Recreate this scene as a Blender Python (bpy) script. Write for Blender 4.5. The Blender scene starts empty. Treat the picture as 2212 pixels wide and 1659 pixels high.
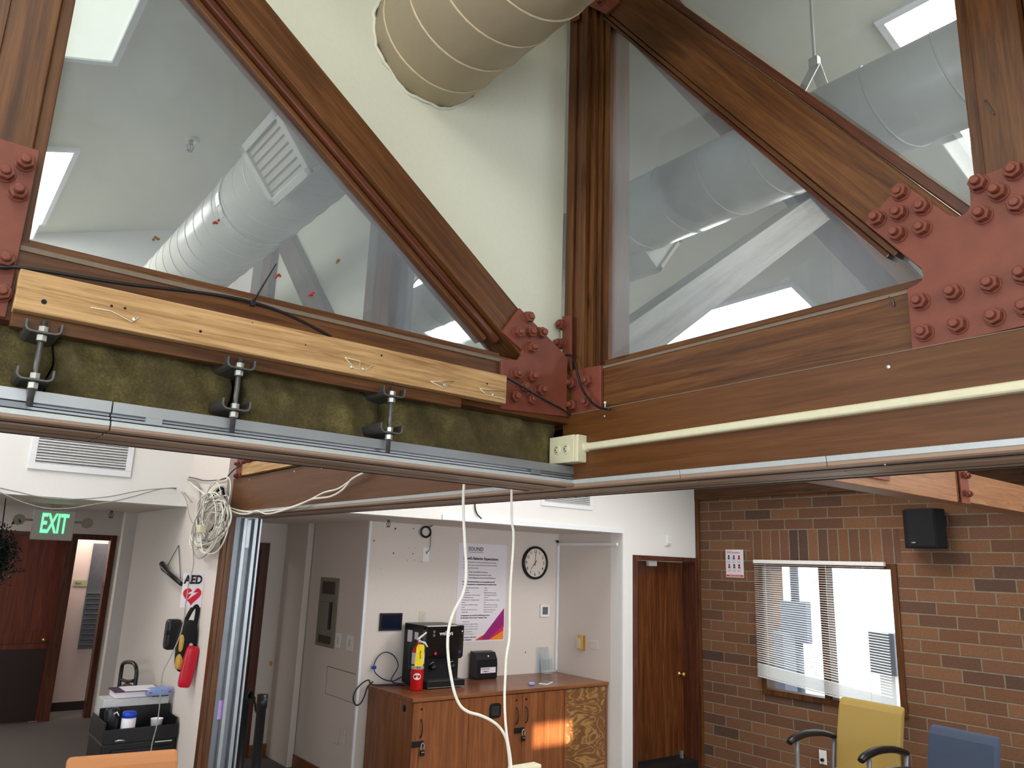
import bpy, bmesh, math, random
from mathutils import Vector, Matrix
random.seed(7)
SC = bpy.context.scene
COL = SC.collection
# ------------------------------------------------------------------ camera
FPX, CX, CY = 1660.87, 1106.0, 829.5
YAW, PITCH, ROLL = math.radians(142.373), math.radians(13.276), math.radians(2.0617)
CAM = Vector((1.8890314, -1.69798715, 1.93))
_h = Vector((math.cos(YAW), math.sin(YAW), 0))
_fw = _h*math.cos(PITCH)+Vector((0, 0, math.sin(PITCH)))
_rt = Vector((math.sin(YAW), -math.cos(YAW), 0)); _up = _rt.cross(_fw)
_r2 = _rt*math.cos(ROLL)+_up*math.sin(ROLL); _u2 = -_rt*math.sin(ROLL)+_up*math.cos(ROLL)
cd = bpy.data.cameras.new('camera'); cam = bpy.data.objects.new('camera', cd); COL.objects.link(cam)
m = Matrix((_r2, _u2, -_fw)).transposed().to_4x4(); m.translation = CAM
cam.matrix_world = m
cd.sensor_fit = 'HORIZONTAL'; cd.sensor_width = 36.0; cd.lens = 36.0*FPX/2212.0
cd.clip_start = 0.02; cd.clip_end = 200
SC.camera = cam
SC.view_settings.view_transform = 'Standard'; SC.view_settings.look = 'None'
SC.view_settings.gamma = 1.0; SC.view_settings.use_curve_mapping = False
SC.view_settings.exposure = 0.45
# ------------------------------------------------------------------ world (overcast daylight outside the windows)
W = bpy.data.worlds.new('sky'); SC.world = W; W.use_nodes = True
bg = W.node_tree.nodes['Background']; bg.inputs[0].default_value = (0.86, 0.93, 1.0, 1); bg.inputs[1].default_value = 2.4
def area_light(name, loc, rot, sx, sy, power, color):
    l = bpy.data.lights.new(name, 'AREA'); l.shape = 'RECTANGLE'; l.size = sx; l.size_y = sy
    l.energy = power; l.color = color
    o = bpy.data.objects.new(name, l); COL.objects.link(o); o.location = loc; o.rotation_euler = rot
    return o
# area lamps added as daylight fill, two standing before a wall without windows
area_light('daylight_fill', (4.9, -3.1, 1.75), (0, math.radians(90), 0), 1.6, 2.6, 80, (0.88, 0.94, 1.0))
area_light('daylight_fill', (1.0, -5.4, 1.9), (math.radians(90), 0, 0), 2.6, 1.5, 80, (0.88, 0.94, 1.0))
area_light('daylight_fill', (4.9, 2.8, 1.7), (0, math.radians(90), 0), 1.5, 2.4, 90, (0.88, 0.94, 1.0))
sl = bpy.data.lights.new('sun', 'SUN'); sl.energy = 14.0; sl.angle = 0.01; sl.color = (1, .76, .55)
so = bpy.data.objects.new('sun', sl); COL.objects.link(so); so.location = (20, 2, 5); so.rotation_euler = Vector((-1, .05, -.12)).to_track_quat('-Z', 'Y').to_euler()
TROF = 12.0      # radiance of the ceiling light diffusers

def at(px, py, ax, val):
    """the point of a world plane (axis ax = val) lying on the sight line of a photograph pixel"""
    d = _fw+_r2*((px-CX)/FPX)-_u2*((py-CY)/FPX)
    return CAM+d*((val-CAM[ax])/d[ax])
# ------------------------------------------------------------------ materials
def srgb(r, g, b):
    f = lambda c: (c/255/12.92) if c/255 <= .04045 else ((c/255+.055)/1.055)**2.4
    return (f(r), f(g), f(b), 1)
class NT:
    def __init__(s, name):
        s.m = bpy.data.materials.new(name); s.m.use_nodes = True; s.t = s.m.node_tree
        s.b = s.t.nodes['Principled BSDF']; s.out = s.t.nodes['Material Output']
    def n(s, typ, **kw):
        nd = s.t.nodes.new(typ)
        for k, v in kw.items():
            if k.startswith('i_'):
                key = k[2:]; key = int(key) if key.isdigit() else key
                nd.inputs[key].default_value = v
            else: setattr(nd, k, v)
        return nd
    def l(s, a, b): s.t.links.new(a, b)
    def math(s, op, a, b=None, c=None):
        nd = s.t.nodes.new('ShaderNodeMath'); nd.operation = op
        for i, v in enumerate((a, b, c)):
            if v is None: continue
            if isinstance(v, (int, float)): nd.inputs[i].default_value = v
            else: s.l(v, nd.inputs[i])
        return nd.outputs[0]
def ramp(t, fac, stops, interp='LINEAR'):
    r = t.n('ShaderNodeValToRGB'); r.color_ramp.interpolation = interp
    e = r.color_ramp.elements
    while len(e) < len(stops): e.new(0.5)
    for k, (p, c) in enumerate(stops): e[k].position = p; e[k].color = c
    t.l(fac, r.inputs[0]); return r.outputs[0]
def plain(name, col, rough=.6, metal=0, bump=0, scale=60, var=.06, emis=None, coat=0, detail=3):
    t = NT(name); b = t.b
    b.inputs['Roughness'].default_value = rough; b.inputs['Metallic'].default_value = metal
    b.inputs['Coat Weight'].default_value = coat; b.inputs['Specular IOR Level'].default_value = .35
    co = t.n('ShaderNodeTexCoord'); nz = t.n('ShaderNodeTexNoise', i_Scale=scale, i_Detail=float(detail))
    t.l(co.outputs['Object'], nz.inputs['Vector'])
    c = col
    lo = tuple(x*(1-var) for x in c[:3])+(1,); hi = tuple(min(1, x*(1+var)) for x in c[:3])+(1,)
    t.l(ramp(t, nz.outputs[0], [(.3, lo), (.7, hi)]), b.inputs['Base Color'])
    if bump:
        bp = t.n('ShaderNodeBump', i_Strength=bump, i_Distance=.004); t.l(nz.outputs[0], bp.inputs['Height']); t.l(bp.outputs[0], b.inputs['Normal'])
    if emis: b.inputs['Emission Color'].default_value = emis[0]; b.inputs['Emission Strength'].default_value = emis[1]
    return t.m
def wood(name, c1, c2, c3, rough=.45, axis='X', gs=1.0, knots=True, coat=0.0, bump=.25, knotcol=None):
    """grain runs along the object's own axis"""
    t = NT(name); b = t.b
    co = t.n('ShaderNodeTexCoord'); mp = t.n('ShaderNodeMapping')
    a, c = 1.1*gs, 22*gs
    mp.inputs['Scale'].default_value = {'X': (a, c, c), 'Y': (c, a, c), 'Z': (c, c, a)}[axis]
    t.l(co.outputs['Object'], mp.inputs[0])
    n1 = t.n('ShaderNodeTexNoise', i_Scale=1.6, i_Detail=6.0, i_Roughness=.6, i_Distortion=1.2); t.l(mp.outputs[0], n1.inputs['Vector'])
    n2 = t.n('ShaderNodeTexNoise', i_Scale=7.0, i_Detail=4.0, i_Roughness=.7); t.l(mp.outputs[0], n2.inputs['Vector'])
    f = t.math('ADD', t.math('MULTIPLY', n1.outputs[0], .68), t.math('MULTIPLY', n2.outputs[0], .32))
    cc = ramp(t, f, [(.36, c1), (.5, c2), (.62, c3)])
    if knots:
        mk = t.n('ShaderNodeMapping'); mk.inputs['Scale'].default_value = {'X': (2.6, 7, 7), 'Y': (7, 2.6, 7), 'Z': (7, 7, 2.6)}[axis]
        t.l(co.outputs['Object'], mk.inputs[0])
        vo = t.n('ShaderNodeTexVoronoi', i_Scale=1.0); t.l(mk.outputs[0], vo.inputs['Vector'])
        kf = ramp(t, vo.outputs['Distance'], [(.03, (1, 1, 1, 1)), (.12, (0, 0, 0, 1))])
        mx = t.n('ShaderNodeMix', data_type='RGBA'); t.l(kf, mx.inputs[0]); t.l(cc, mx.inputs[6])
        mx.inputs[7].default_value = knotcol or tuple(x*.45 for x in c1[:3])+(1,); cc = mx.outputs[2]
    t.l(cc, b.inputs['Base Color'])
    b.inputs['Roughness'].default_value = rough; b.inputs['Coat Weight'].default_value = coat; b.inputs['Specular IOR Level'].default_value = .3
    if bump:
        bp = t.n('ShaderNodeBump', i_Strength=bump, i_Distance=.002); t.l(f, bp.inputs['Height']); t.l(bp.outputs[0], b.inputs['Normal'])
    return t.m
TW = (srgb(60, 33, 14), srgb(86, 51, 23), srgb(104, 66, 33))
M = {}
for ax in 'XYZ':
    M['timber'+ax] = wood('stained_timber_'+ax, *TW, axis=ax, rough=.42)
    M['fascia'+ax] = wood('veneer_board_'+ax, srgb(78, 44, 18), srgb(89, 53, 23), srgb(99, 61, 29), axis=ax, rough=.38, knots=False, bump=.08)
    M['jamb'+ax] = wood('dark_stained_jamb_'+ax, srgb(58, 28, 17), srgb(78, 40, 24), srgb(98, 54, 34), axis=ax, rough=.35, knots=False, coat=.2)
    M['pine'+ax] = wood('bare_pine_'+ax, srgb(134, 98, 60), srgb(174, 137, 92), srgb(190, 154, 108), axis=ax, rough=.65, gs=1.3, knotcol=srgb(90, 50, 28))
    M['glulam'+ax] = wood('glued_timber_'+ax, srgb(118, 80, 54), srgb(142, 99, 68), srgb(156, 114, 82), axis=ax, rough=.5, gs=1.5, knots=False)
    M['cherry'+ax] = wood('cherry_laminate_'+ax, srgb(104, 60, 34), srgb(124, 74, 42), srgb(142, 90, 56), axis=ax, rough=.32, gs=.55, knots=False, coat=.15, bump=.05)
M['doorwood'] = wood('veneered_door', srgb(66, 32, 14), srgb(90, 48, 22), srgb(116, 70, 36), axis='Z', rough=.3, gs=.7, knots=False, coat=.25, bump=.1)
M['darkdoor'] = wood('brown_door', srgb(70, 26, 11), srgb(92, 36, 16), srgb(112, 50, 24), axis='Z', rough=.4, gs=.6, knots=False, bump=.1)
M['ply'] = None
M['white'] = plain('white_wall_paint', srgb(226, 224, 220), .7, bump=.05, scale=90, var=.015)
M['cream'] = plain('cream_ceiling_paint', srgb(206, 205, 186), .75, bump=.05, scale=70, var=.015)
M['wallgrey'] = plain('off_white_wall_paint', srgb(214, 204, 196), .7, bump=.05, scale=80, var=.02)
M['duct'] = plain('painted_duct', srgb(184, 168, 140), .4, bump=.02, scale=30, var=.03)
M['duct2'] = plain('pale_painted_duct', srgb(172, 169, 158), .32, bump=.02, scale=30, var=.03)
M['redsteel'] = plain('red_primer_steel', srgb(114, 59, 44), .5, bump=.12, scale=26, var=.10, detail=5)
M['alu'] = plain('aluminium', srgb(158, 163, 168), .38, .7, scale=12, var=.05)
M['alud'] = plain('dull_aluminium', srgb(120, 124, 130), .42, .7, scale=12, var=.08)
M['whitetrim'] = plain('white_enamel', srgb(226, 228, 230), .4, var=.02)
M['flange'] = plain('pale_grey_flange', srgb(176, 180, 180), .4, .2, var=.03)
M['brownrail'] = plain('brown_anodised_rail', srgb(150, 124, 104), .42, .1, scale=14, var=.05)
M['black'] = plain('black_plastic', srgb(22, 22, 25), .35, var=.1)
M['speakerblack'] = plain('matt_black_vinyl', srgb(12, 12, 15), .75)
M['blackmatt'] = plain('black_cloth', srgb(18, 18, 19), .85, bump=.3, scale=300, var=.2)
M['darkslot'] = plain('dark_gap', srgb(24, 18, 16), .8)
M['steel'] = plain('weathered_steel', srgb(92, 90, 88), .45, .7, scale=90, var=.15, bump=.05)
M['zinc'] = plain('zinc_plated', srgb(196, 196, 190), .35, .8, var=.05)
M['ivory'] = plain('ivory_plastic', srgb(206, 200, 170), .4, var=.03)
M['cord'] = plain('white_cord', srgb(222, 218, 204), .5, var=.04)
M['greycord'] = plain('grey_cord', srgb(150, 146, 140), .5, var=.08)
M['bluecord'] = plain('blue_tube', srgb(24, 30, 84), .35)
M['brass'] = plain('polished_brass', srgb(206, 170, 92), .22, .9, var=.03)
M['red'] = plain('red_enamel', srgb(196, 22, 26), .28, var=.04, coat=.3)
M['redvinyl'] = plain('red_vinyl', srgb(186, 18, 40), .25, var=.06)
M['redink'] = plain('red_ink', srgb(205, 25, 52), .6)
M['ink'] = plain('black_ink', srgb(18, 18, 20), .6)
M['greyink'] = plain('grey_ink', srgb(88, 84, 90), .6)
M['paper'] = plain('white_paper', srgb(226, 220, 226), .5, var=.01)
M['whitepl'] = plain('white_plastic', srgb(232, 230, 226), .4, var=.02)
M['yellow'] = plain('yellow_card', srgb(240, 214, 24), .5)
M['magenta'] = plain('purple_ink', srgb(150, 32, 112), .5)
M['pinkink'] = plain('pink_ink', srgb(206, 40, 84), .5)
M['orangeink'] = plain('orange_ink', srgb(236, 136, 30), .5)
M['orangered'] = plain('orange_red_ink', srgb(206, 56, 40), .5)
M['navy'] = plain('navy_screen', srgb(14, 22, 44), .12)
M['lcd'] = plain('grey_screen', srgb(98, 96, 98), .3)
M['bluepl'] = plain('blue_plastic', srgb(26, 60, 176), .35)
M['lilac'] = plain('lilac_plastic', srgb(150, 156, 222), .45)
M['lilacnote'] = plain('lilac_paper', srgb(196, 160, 226), .6)
M['greypl'] = plain('light_grey_plastic', srgb(190, 190, 190), .4)
M['panelgrey'] = plain('grey_panel_enamel', srgb(120, 114, 100), .45)
M['paneldark'] = plain('dark_panel_label', srgb(52, 44, 34), .5)
M['greytimber'] = wood('grey_timber', srgb(112, 106, 100), srgb(126, 120, 112), srgb(138, 132, 124), rough=.5, knots=False, bump=.1)  # grey base for the far diagonal, unlike its brown neighbours
M['tan'] = plain('tan_fabric', srgb(190, 150, 70), .7)
M['purple'] = plain('purple_cover', srgb(72, 38, 66), .5)
M['bluecloth'] = plain('blue_sleeve', srgb(128, 152, 200), .5)
M['orangefab'] = plain('orange_fabric', srgb(182, 124, 80), .9, bump=.35, scale=420, var=.08)
M['yellowfab'] = plain('mustard_fabric', srgb(162, 136, 74), .9, bump=.35, scale=420, var=.10)
M['bluefab'] = plain('blue_fabric', srgb(62, 72, 90), .9, bump=.35, scale=420, var=.22)
M['chairgrey'] = plain('grey_chair_metal', srgb(140, 142, 146), .4, .5)
M['leaf'] = plain('dark_green_leaf', srgb(18, 30, 22), .6, var=.3)
M['orangebead'] = plain('red_brown_resin', srgb(150, 50, 20), .25, var=.5, scale=300)
M['olivebead'] = plain('amber_resin', srgb(110, 86, 40), .25, var=.5, scale=300)
M['skin'] = plain('pink_corridor_paint', srgb(226, 206, 196), .7, var=.02)
M['base'] = plain('dark_base_vinyl', srgb(48, 36, 30), .6)
M['outergrey'] = plain('weathered_grey_cabinet', srgb(112, 118, 132), .6)
M['dust'] = plain('dusty_edge', srgb(112, 98, 84), .8)
M['saltgrey'] = plain('sign_housing_grey', srgb(150, 147, 138), .5)
def mat_insul():
    t = NT('mineral_wool'); b = t.b; co = t.n('ShaderNodeTexCoord')
    n1 = t.n('ShaderNodeTexNoise', i_Scale=9.0, i_Detail=8.0, i_Roughness=.7); t.l(co.outputs['Object'], n1.inputs['Vector'])
    n2 = t.n('ShaderNodeTexNoise', i_Scale=160.0, i_Detail=4.0); t.l(co.outputs['Object'], n2.inputs['Vector'])
    f = t.math('ADD', t.math('MULTIPLY', n1.outputs[0], .7), t.math('MULTIPLY', n2.outputs[0], .3))
    t.l(ramp(t, f, [(.3, srgb(52, 44, 22)), (.5, srgb(80, 70, 37)), (.72, srgb(122, 112, 62))]), b.inputs['Base Color'])
    b.inputs['Roughness'].default_value = .95
    bp = t.n('ShaderNodeBump', i_Strength=.8, i_Distance=.01); t.l(f, bp.inputs['Height']); t.l(bp.outputs[0], b.inputs['Normal'])
    return t.m
M['insul'] = mat_insul()
def mat_ply():
    t = NT('rotary_plywood'); b = t.b; co = t.n('ShaderNodeTexCoord'); mp = t.n('ShaderNodeMapping')
    mp.inputs['Scale'].default_value = (1, 1.6, 3.4); t.l(co.outputs['Object'], mp.inputs[0])
    n1 = t.n('ShaderNodeTexNoise', i_Scale=1.7, i_Detail=2.0, i_Distortion=1.4); t.l(mp.outputs[0], n1.inputs['Vector'])
    s = t.math('SINE', t.math('MULTIPLY', n1.outputs[0], 48.0))
    s = t.math('ADD', t.math('MULTIPLY', s, .5), .5)
    t.l(ramp(t, s, [(.0, srgb(106, 68, 34)), (.75, srgb(122, 82, 42)), (1, srgb(160, 120, 68))]), b.inputs['Base Color'])
    b.inputs['Roughness'].default_value = .5; return t.m
M['ply'] = mat_ply()
def mat_brick(name, soldier):
    t = NT(name); b = t.b; co = t.n('ShaderNodeTexCoord'); sp = t.n('ShaderNodeSeparateXYZ'); t.l(co.outputs['Object'], sp.inputs[0])
    x, z = sp.outputs[0], sp.outputs[2]
    if soldier: u, v, bw, bh, offz = z, x, .30, .1, .0
    else: u, v, bw, bh, offz = x, z, .30, .1, .0
    vv = t.math('DIVIDE', t.math('ADD', v, 10.04 if not soldier else 10.0), bh); row = t.math('FLOOR', vv)
    if soldier: uu = t.math('DIVIDE', t.math('ADD', u, 9.04), bw)
    else:
        sh = t.math('ADD', t.math('MULTIPLY', t.math('MODULO', row, 2.0), .5), 40.13)
        uu = t.math('ADD', t.math('DIVIDE', u, bw), sh)
    colm = t.math('FLOOR', uu)
    fv = t.math('FRACT', vv); fu = t.math('FRACT', uu)
    dv = t.math('MULTIPLY', t.math('MINIMUM', fv, t.math('SUBTRACT', 1.0, fv)), bh)
    du = t.math('MULTIPLY', t.math('MINIMUM', fu, t.math('SUBTRACT', 1.0, fu)), bw)
    d = t.math('MINIMUM', dv, du)
    nzd = t.n('ShaderNodeTexNoise', i_Scale=22.0, i_Detail=3.0); t.l(co.outputs['Object'], nzd.inputs['Vector'])
    d = t.math('ADD', d, t.math('MULTIPLY', t.math('SUBTRACT', nzd.outputs[0], .5), .006))
    mort = t.n('ShaderNodeMapRange', i_1=.0035, i_2=.0065); t.l(d, mort.inputs[0])
    cv = t.n('ShaderNodeCombineXYZ'); t.l(colm, cv.inputs[0]); t.l(row, cv.inputs[1])
    wn = t.n('ShaderNodeTexWhiteNoise', noise_dimensions='3D'); t.l(cv.outputs[0], wn.inputs['Vector'])
    bc = ramp(t, wn.outputs['Value'], [(0, srgb(76, 56, 46)), (.08, srgb(92, 64, 48)), (.25, srgb(106, 71, 48)), (.5, srgb(117, 79, 51)), (.75, srgb(127, 88, 58)), (1, srgb(108, 72, 54))])
    n2 = t.n('ShaderNodeTexNoise', i_Scale=70.0, i_Detail=4.0, i_Roughness=.7); t.l(co.outputs['Object'], n2.inputs['Vector'])
    mm = t.n('ShaderNodeMix', data_type='RGBA', blend_type='MULTIPLY'); mm.inputs[0].default_value = 1.0
    t.l(bc, mm.inputs[6]); t.l(ramp(t, n2.outputs[0], [(.3, (.72, .72, .72, 1)), (.7, (1.12, 1.1, 1.08, 1))]), mm.inputs[7])
    mx = t.n('ShaderNodeMix', data_type='RGBA'); t.l(mort.outputs[0], mx.inputs[0]); mx.inputs[6].default_value = srgb(128, 117, 98); t.l(mm.outputs[2], mx.inputs[7])
    t.l(mx.outputs[2], b.inputs['Base Color']); b.inputs['Roughness'].default_value = .85
    h = t.math('ADD', mort.outputs[0], t.math('MULTIPLY', n2.outputs[0], .35))
    bp = t.n('ShaderNodeBump', i_Strength=.6, i_Distance=.006); t.l(h, bp.inputs['Height']); t.l(bp.outputs[0], b.inputs['Normal'])
    return t.m
M['brick'] = mat_brick('brick_running', False); M['soldier'] = mat_brick('brick_soldier', True)
M['carpet'] = plain('grey_brown_carpet', srgb(104, 98, 94), .95, bump=.6, scale=400, var=.2)
def mat_glass(name, haze, tint=(.93, .96, .97, 1), gl=.5):
    t = NT(name); t.t.nodes.remove(t.b)
    tr = t.n('ShaderNodeBsdfTransparent'); tr.inputs[0].default_value = tint
    df = t.n('ShaderNodeBsdfDiffuse'); df.inputs[0].default_value = (.50, .56, .62, 1)
    gs = t.n('ShaderNodeBsdfGlossy', i_Roughness=.015); gs.inputs[0].default_value = (.95, .97, 1, 1)
    co = t.n('ShaderNodeTexCoord'); nz = t.n('ShaderNodeTexNoise', i_Scale=1.7, i_Detail=5.0, i_Roughness=.65); t.l(co.outputs['Object'], nz.inputs['Vector'])
    mr = t.n('ShaderNodeMapRange', i_1=.3, i_2=.75, i_3=haze*.5, i_4=haze*1.5); t.l(nz.outputs[0], mr.inputs[0])
    m1 = t.n('ShaderNodeMixShader'); t.l(mr.outputs[0], m1.inputs[0]); t.l(tr.outputs[0], m1.inputs[1]); t.l(df.outputs[0], m1.inputs[2])
    lw = t.n('ShaderNodeLayerWeight', i_Blend=.5); f5 = t.math('POWER', lw.outputs['Facing'], 5.0)
    ff = t.math('MULTIPLY', t.math('ADD', .04, t.math('MULTIPLY', f5, .96)), gl)
    m2 = t.n('ShaderNodeMixShader'); t.l(ff, m2.inputs[0]); t.l(m1.outputs[0], m2.inputs[1]); t.l(gs.outputs[0], m2.inputs[2])
    t.l(m2.outputs[0], t.out.inputs[0]); return t.m
M['glass'] = mat_glass('hazy_pane_glass', .12, gl=1.2)  # bluish diffuse haze mixed in, standing in for veiling glare
M['winglass'] = mat_glass('window_glass', .01)
M['acrylic'] = mat_glass('clear_acrylic', .03, gl=1.0)
def emit(name, col, s):
    t = NT(name); t.b.inputs['Base Color'].default_value = (.8, .8, .8, 1); t.b.inputs['Emission Color'].default_value = col; t.b.inputs['Emission Strength'].default_value = s
    return t.m
M['troffer'] = emit('lit_diffuser', (1, .985, .97, 1), TROF)
M['trofferhere'] = emit('lit_diffuser_here', (.98, 1, .90, 1), 6.0)
M['trofferdim'] = emit('dim_lit_diffuser', (.95, 1, .84, 1), .68)
M['green'] = emit('green_letter_light', (.0, 1, .22, 1), 1.3)
M['whiteglow'] = emit('tiny_white_led', (.9, .95, 1, 1), 1.5)
# ------------------------------------------------------------------ builders
def tag(o, label=None, cat=None, group=None, kind=None):
    if label: o['label'] = label
    if cat: o['category'] = cat
    if group: o['group'] = group
    if kind: o['kind'] = kind
    return o
def thing(name, label, cat, loc=(0, 0, 0), group=None):
    o = bpy.data.objects.new(name, None); COL.objects.link(o); o.location = loc; o.empty_display_size = .05
    return tag(o, label, cat, group)
class MB:
    """collects shapes in a frame (origin, X, Y, Z axes); build() links them as one mesh object"""
    def __init__(s, frame=None): s.v = []; s.f = []; s.mi = []; s.sm = []; s.frame = frame
    def add(s, vs, fs, mi=0, smooth=False):
        k = len(s.v); s.v += [Vector(v) for v in vs]
        for f in fs: s.f.append([i+k for i in f]); s.mi.append(mi); s.sm.append(smooth)
        return s
    def box(s, x0, x1, y0, y1, z0, z1, mi=0):
        v = [(x, y, z) for x in (x0, x1) for y in (y0, y1) for z in (z0, z1)]
        return s.add(v, [(0, 1, 3, 2), (4, 6, 7, 5), (0, 4, 5, 1), (2, 3, 7, 6), (0, 2, 6, 4), (1, 5, 7, 3)], mi)
    def prism(s, pts, ax, a, b, mi=0):
        """polygon given as 2-D points in the two other axes (order x,y,z without ax), extruded along ax"""
        def mk(p, q):
            l = [p[0], p[1]]; l.insert(ax, q); return tuple(l)
        n = len(pts); v = [mk(p, a) for p in pts]+[mk(p, b) for p in pts]
        f = [tuple(range(n))[::-1], tuple(range(n, 2*n))]+[(i, (i+1) % n, n+(i+1) % n, n+i) for i in range(n)]
        return s.add(v, f, mi)
    def tube(s, pts, r, n=8, mi=0, closed=False, caps=True):
        pts = [Vector(p) for p in pts]; N = len(pts)
        rr = r if isinstance(r, (list, tuple)) else [r]*N
        vs = []; up = Vector((0, 0, 1)); prev = None
        for i, p in enumerate(pts):
            if closed: d = pts[(i+1) % N]-pts[i-1]
            else: d = pts[min(i+1, N-1)]-pts[max(i-1, 0)]
            if d.length < 1e-9: d = Vector((0, 0, 1))
            d.normalize()
            if prev is None:
                a = Vector((1, 0, 0)) if abs(d.x) < .9 else Vector((0, 1, 0)); prev = d.cross(a).normalized()
            u = (prev-d*prev.dot(d))
            u = u.normalized() if u.length > 1e-6 else d.orthogonal().normalized()
            prev = u; w = d.cross(u)
            for k in range(n):
                a = 2*math.pi*k/n; vs.append(p+(u*math.cos(a)+w*math.sin(a))*rr[i])
        fs = []
        for i in range(N if closed else N-1):
            for k in range(n):
                j = (i+1) % N; fs.append((i*n+k, i*n+(k+1) % n, j*n+(k+1) % n, j*n+k))
        s.add(vs, fs, mi, True)
        if caps and not closed:
            k0 = len(s.v)-len(vs)
            s.f.append([k0+k for k in range(n)][::-1]); s.mi.append(mi); s.sm.append(False)
            s.f.append([k0+(N-1)*n+k for k in range(n)]); s.mi.append(mi); s.sm.append(False)
        return s
    def cyl(s, p0, p1, r, n=24, mi=0, r1=None):
        return s.tube([p0, p1], [r, r if r1 is None else r1], n, mi)
    def lathe(s, prof, c=(0, 0, 0), ax=2, n=32, mi=0, caps=True):
        """prof: (radius, height) pairs round the axis ax through c"""
        vs = []; o = [i for i in range(3) if i != ax]
        for (r, h) in prof:
            for k in range(n):
                a = 2*math.pi*k/n; p = [0, 0, 0]; p[ax] = c[ax]+h; p[o[0]] = c[o[0]]+r*math.cos(a); p[o[1]] = c[o[1]]+r*math.sin(a); vs.append(tuple(p))
        fs = [(i*n+k, i*n+(k+1) % n, (i+1)*n+(k+1) % n, (i+1)*n+k) for i in range(len(prof)-1) for k in range(n)]
        k0 = len(s.v); s.add(vs, fs, mi, True)
        for q in ((0, len(prof)-1) if caps else ()):
            if prof[q][0] > 1e-5: s.f.append([k0+q*n+k for k in range(n)]); s.mi.append(mi); s.sm.append(False)
        return s
    def build(s, name, mats, parent=None, bevel=0, seg=2):
        if not isinstance(mats, (list, tuple)): mats = [mats]
        me = bpy.data.meshes.new(name)
        fr = s.frame
        pl = Vector(parent_world(parent)) if parent else Vector((0, 0, 0))
        vs = s.v
        if fr is None: vs = [v-pl for v in s.v]
        me.from_pydata([tuple(v) for v in vs], [], s.f)
        for p, mi, sm in zip(me.polygons, s.mi, s.sm): p.material_index = mi; p.use_smooth = sm
        for mt in mats: me.materials.append(mt)
        bm = bmesh.new(); bm.from_mesh(me); bmesh.ops.recalc_face_normals(bm, faces=bm.faces); bm.to_mesh(me); bm.free()
        o = bpy.data.objects.new(name, me); COL.objects.link(o)
        if fr is not None:
            mt = Matrix((fr[1], fr[2], fr[3])).transposed().to_4x4(); mt.translation = Vector(fr[0])-pl
            o.matrix_local = mt
            if parent: o.parent = parent; o.matrix_parent_inverse = Matrix(); o.matrix_basis = mt
        elif parent: o.parent = parent
        if bevel:
            md = o.modifiers.new('bevel', 'BEVEL'); md.width = bevel; md.segments = seg; md.limit_method = 'ANGLE'; md.angle_limit = math.radians(40)
        return o
def parent_world(p):
    v = Vector(p.location); q = p.parent
    while q: v = v+Vector(q.location); q = q.parent
    return v
def struct(name, mb, mats, bevel=0):
    o = mb.build(name, mats, None, bevel); o['kind'] = 'structure'; return o
def catmull(pts, sub=6):
    pts = [Vector(p) for p in pts]; out = []
    P = [pts[0]*2-pts[1]]+pts+[pts[-1]*2-pts[-2]]
    for i in range(1, len(P)-2):
        p0, p1, p2, p3 = P[i-1:i+3]
        for k in range(sub):
            t = k/sub; out.append(.5*((2*p1)+(-p0+p2)*t+(2*p0-5*p1+4*p2-p3)*t*t+(-p0+3*p1-3*p2+p3)*t**3))
    out.append(pts[-1]); return out
def wire(name, pts, r, mat, label=None, cat='cable', parent=None, group=None, sub=6, n=6):
    o = MB().tube(catmull(pts, sub), r, n).build(name, mat, parent)
    if not parent: tag(o, label, cat, group)
    return o
def pxw(l, ax, val): return [at(x, y, ax, val) for x, y in l]
_FONT = {}
def text(name, body, size, org, xdir, ydir, mat, parent=None, depth=.0015, bold=0.0, align='LEFT', sx=1.0):
    cu = bpy.data.curves.new(name, 'FONT'); cu.body = body; cu.size = size; cu.extrude = depth/2; cu.offset = bold; cu.align_x = align; cu.resolution_u = 3
    o = bpy.data.objects.new(name, cu); COL.objects.link(o)
    me = bpy.data.meshes.new_from_object(o); COL.objects.unlink(o); bpy.data.objects.remove(o)
    x = Vector(xdir).normalized(); y = Vector(ydir).normalized(); z = x.cross(y)
    pl = parent_world(parent) if parent else Vector((0, 0, 0))
    mt = Matrix((x, y, z)).transposed().to_4x4() @ Matrix.Diagonal((sx, 1, 1, 1)); 
    me.transform(mt); me.transform(Matrix.Translation(Vector(org)-pl))
    me.materials.clear(); me.materials.append(mat)
    ob = bpy.data.objects.new(name, me); COL.objects.link(ob)
    if parent: ob.parent = parent
    return ob
def copy_tree(o, parent=None):
    c = o.copy(); COL.objects.link(c)
    if parent is not None: c.parent = parent
    for ch in list(o.children): copy_tree(ch, c)
    return c
XP, YP, ZP = Vector((1, 0, 0)), Vector((0, 1, 0)), Vector((0, 0, 1))
# ================================================================== the building shell
ZR, SL = 4.5, .34
XA, XB, XAW = -4.1, -3.5, -5.6        # soffit wall left / far, back edge of the left soffit
YB = 5.03                             # brick wall
def roofz(y): return ZR-SL*abs(y)
struct('floor', MB().box(-10.5, 5, -5.6, 5.3, -.1, 0), M['carpet'])
struct('ceiling', MB().prism([(-5.6, roofz(5.6)), (0, ZR), (5.2, roofz(5.2)), (5.2, roofz(5.2)+.12), (0, ZR+.12), (-5.6, roofz(5.6)+.12)], 0, -4.3, 5.1), M['cream'])
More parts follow.
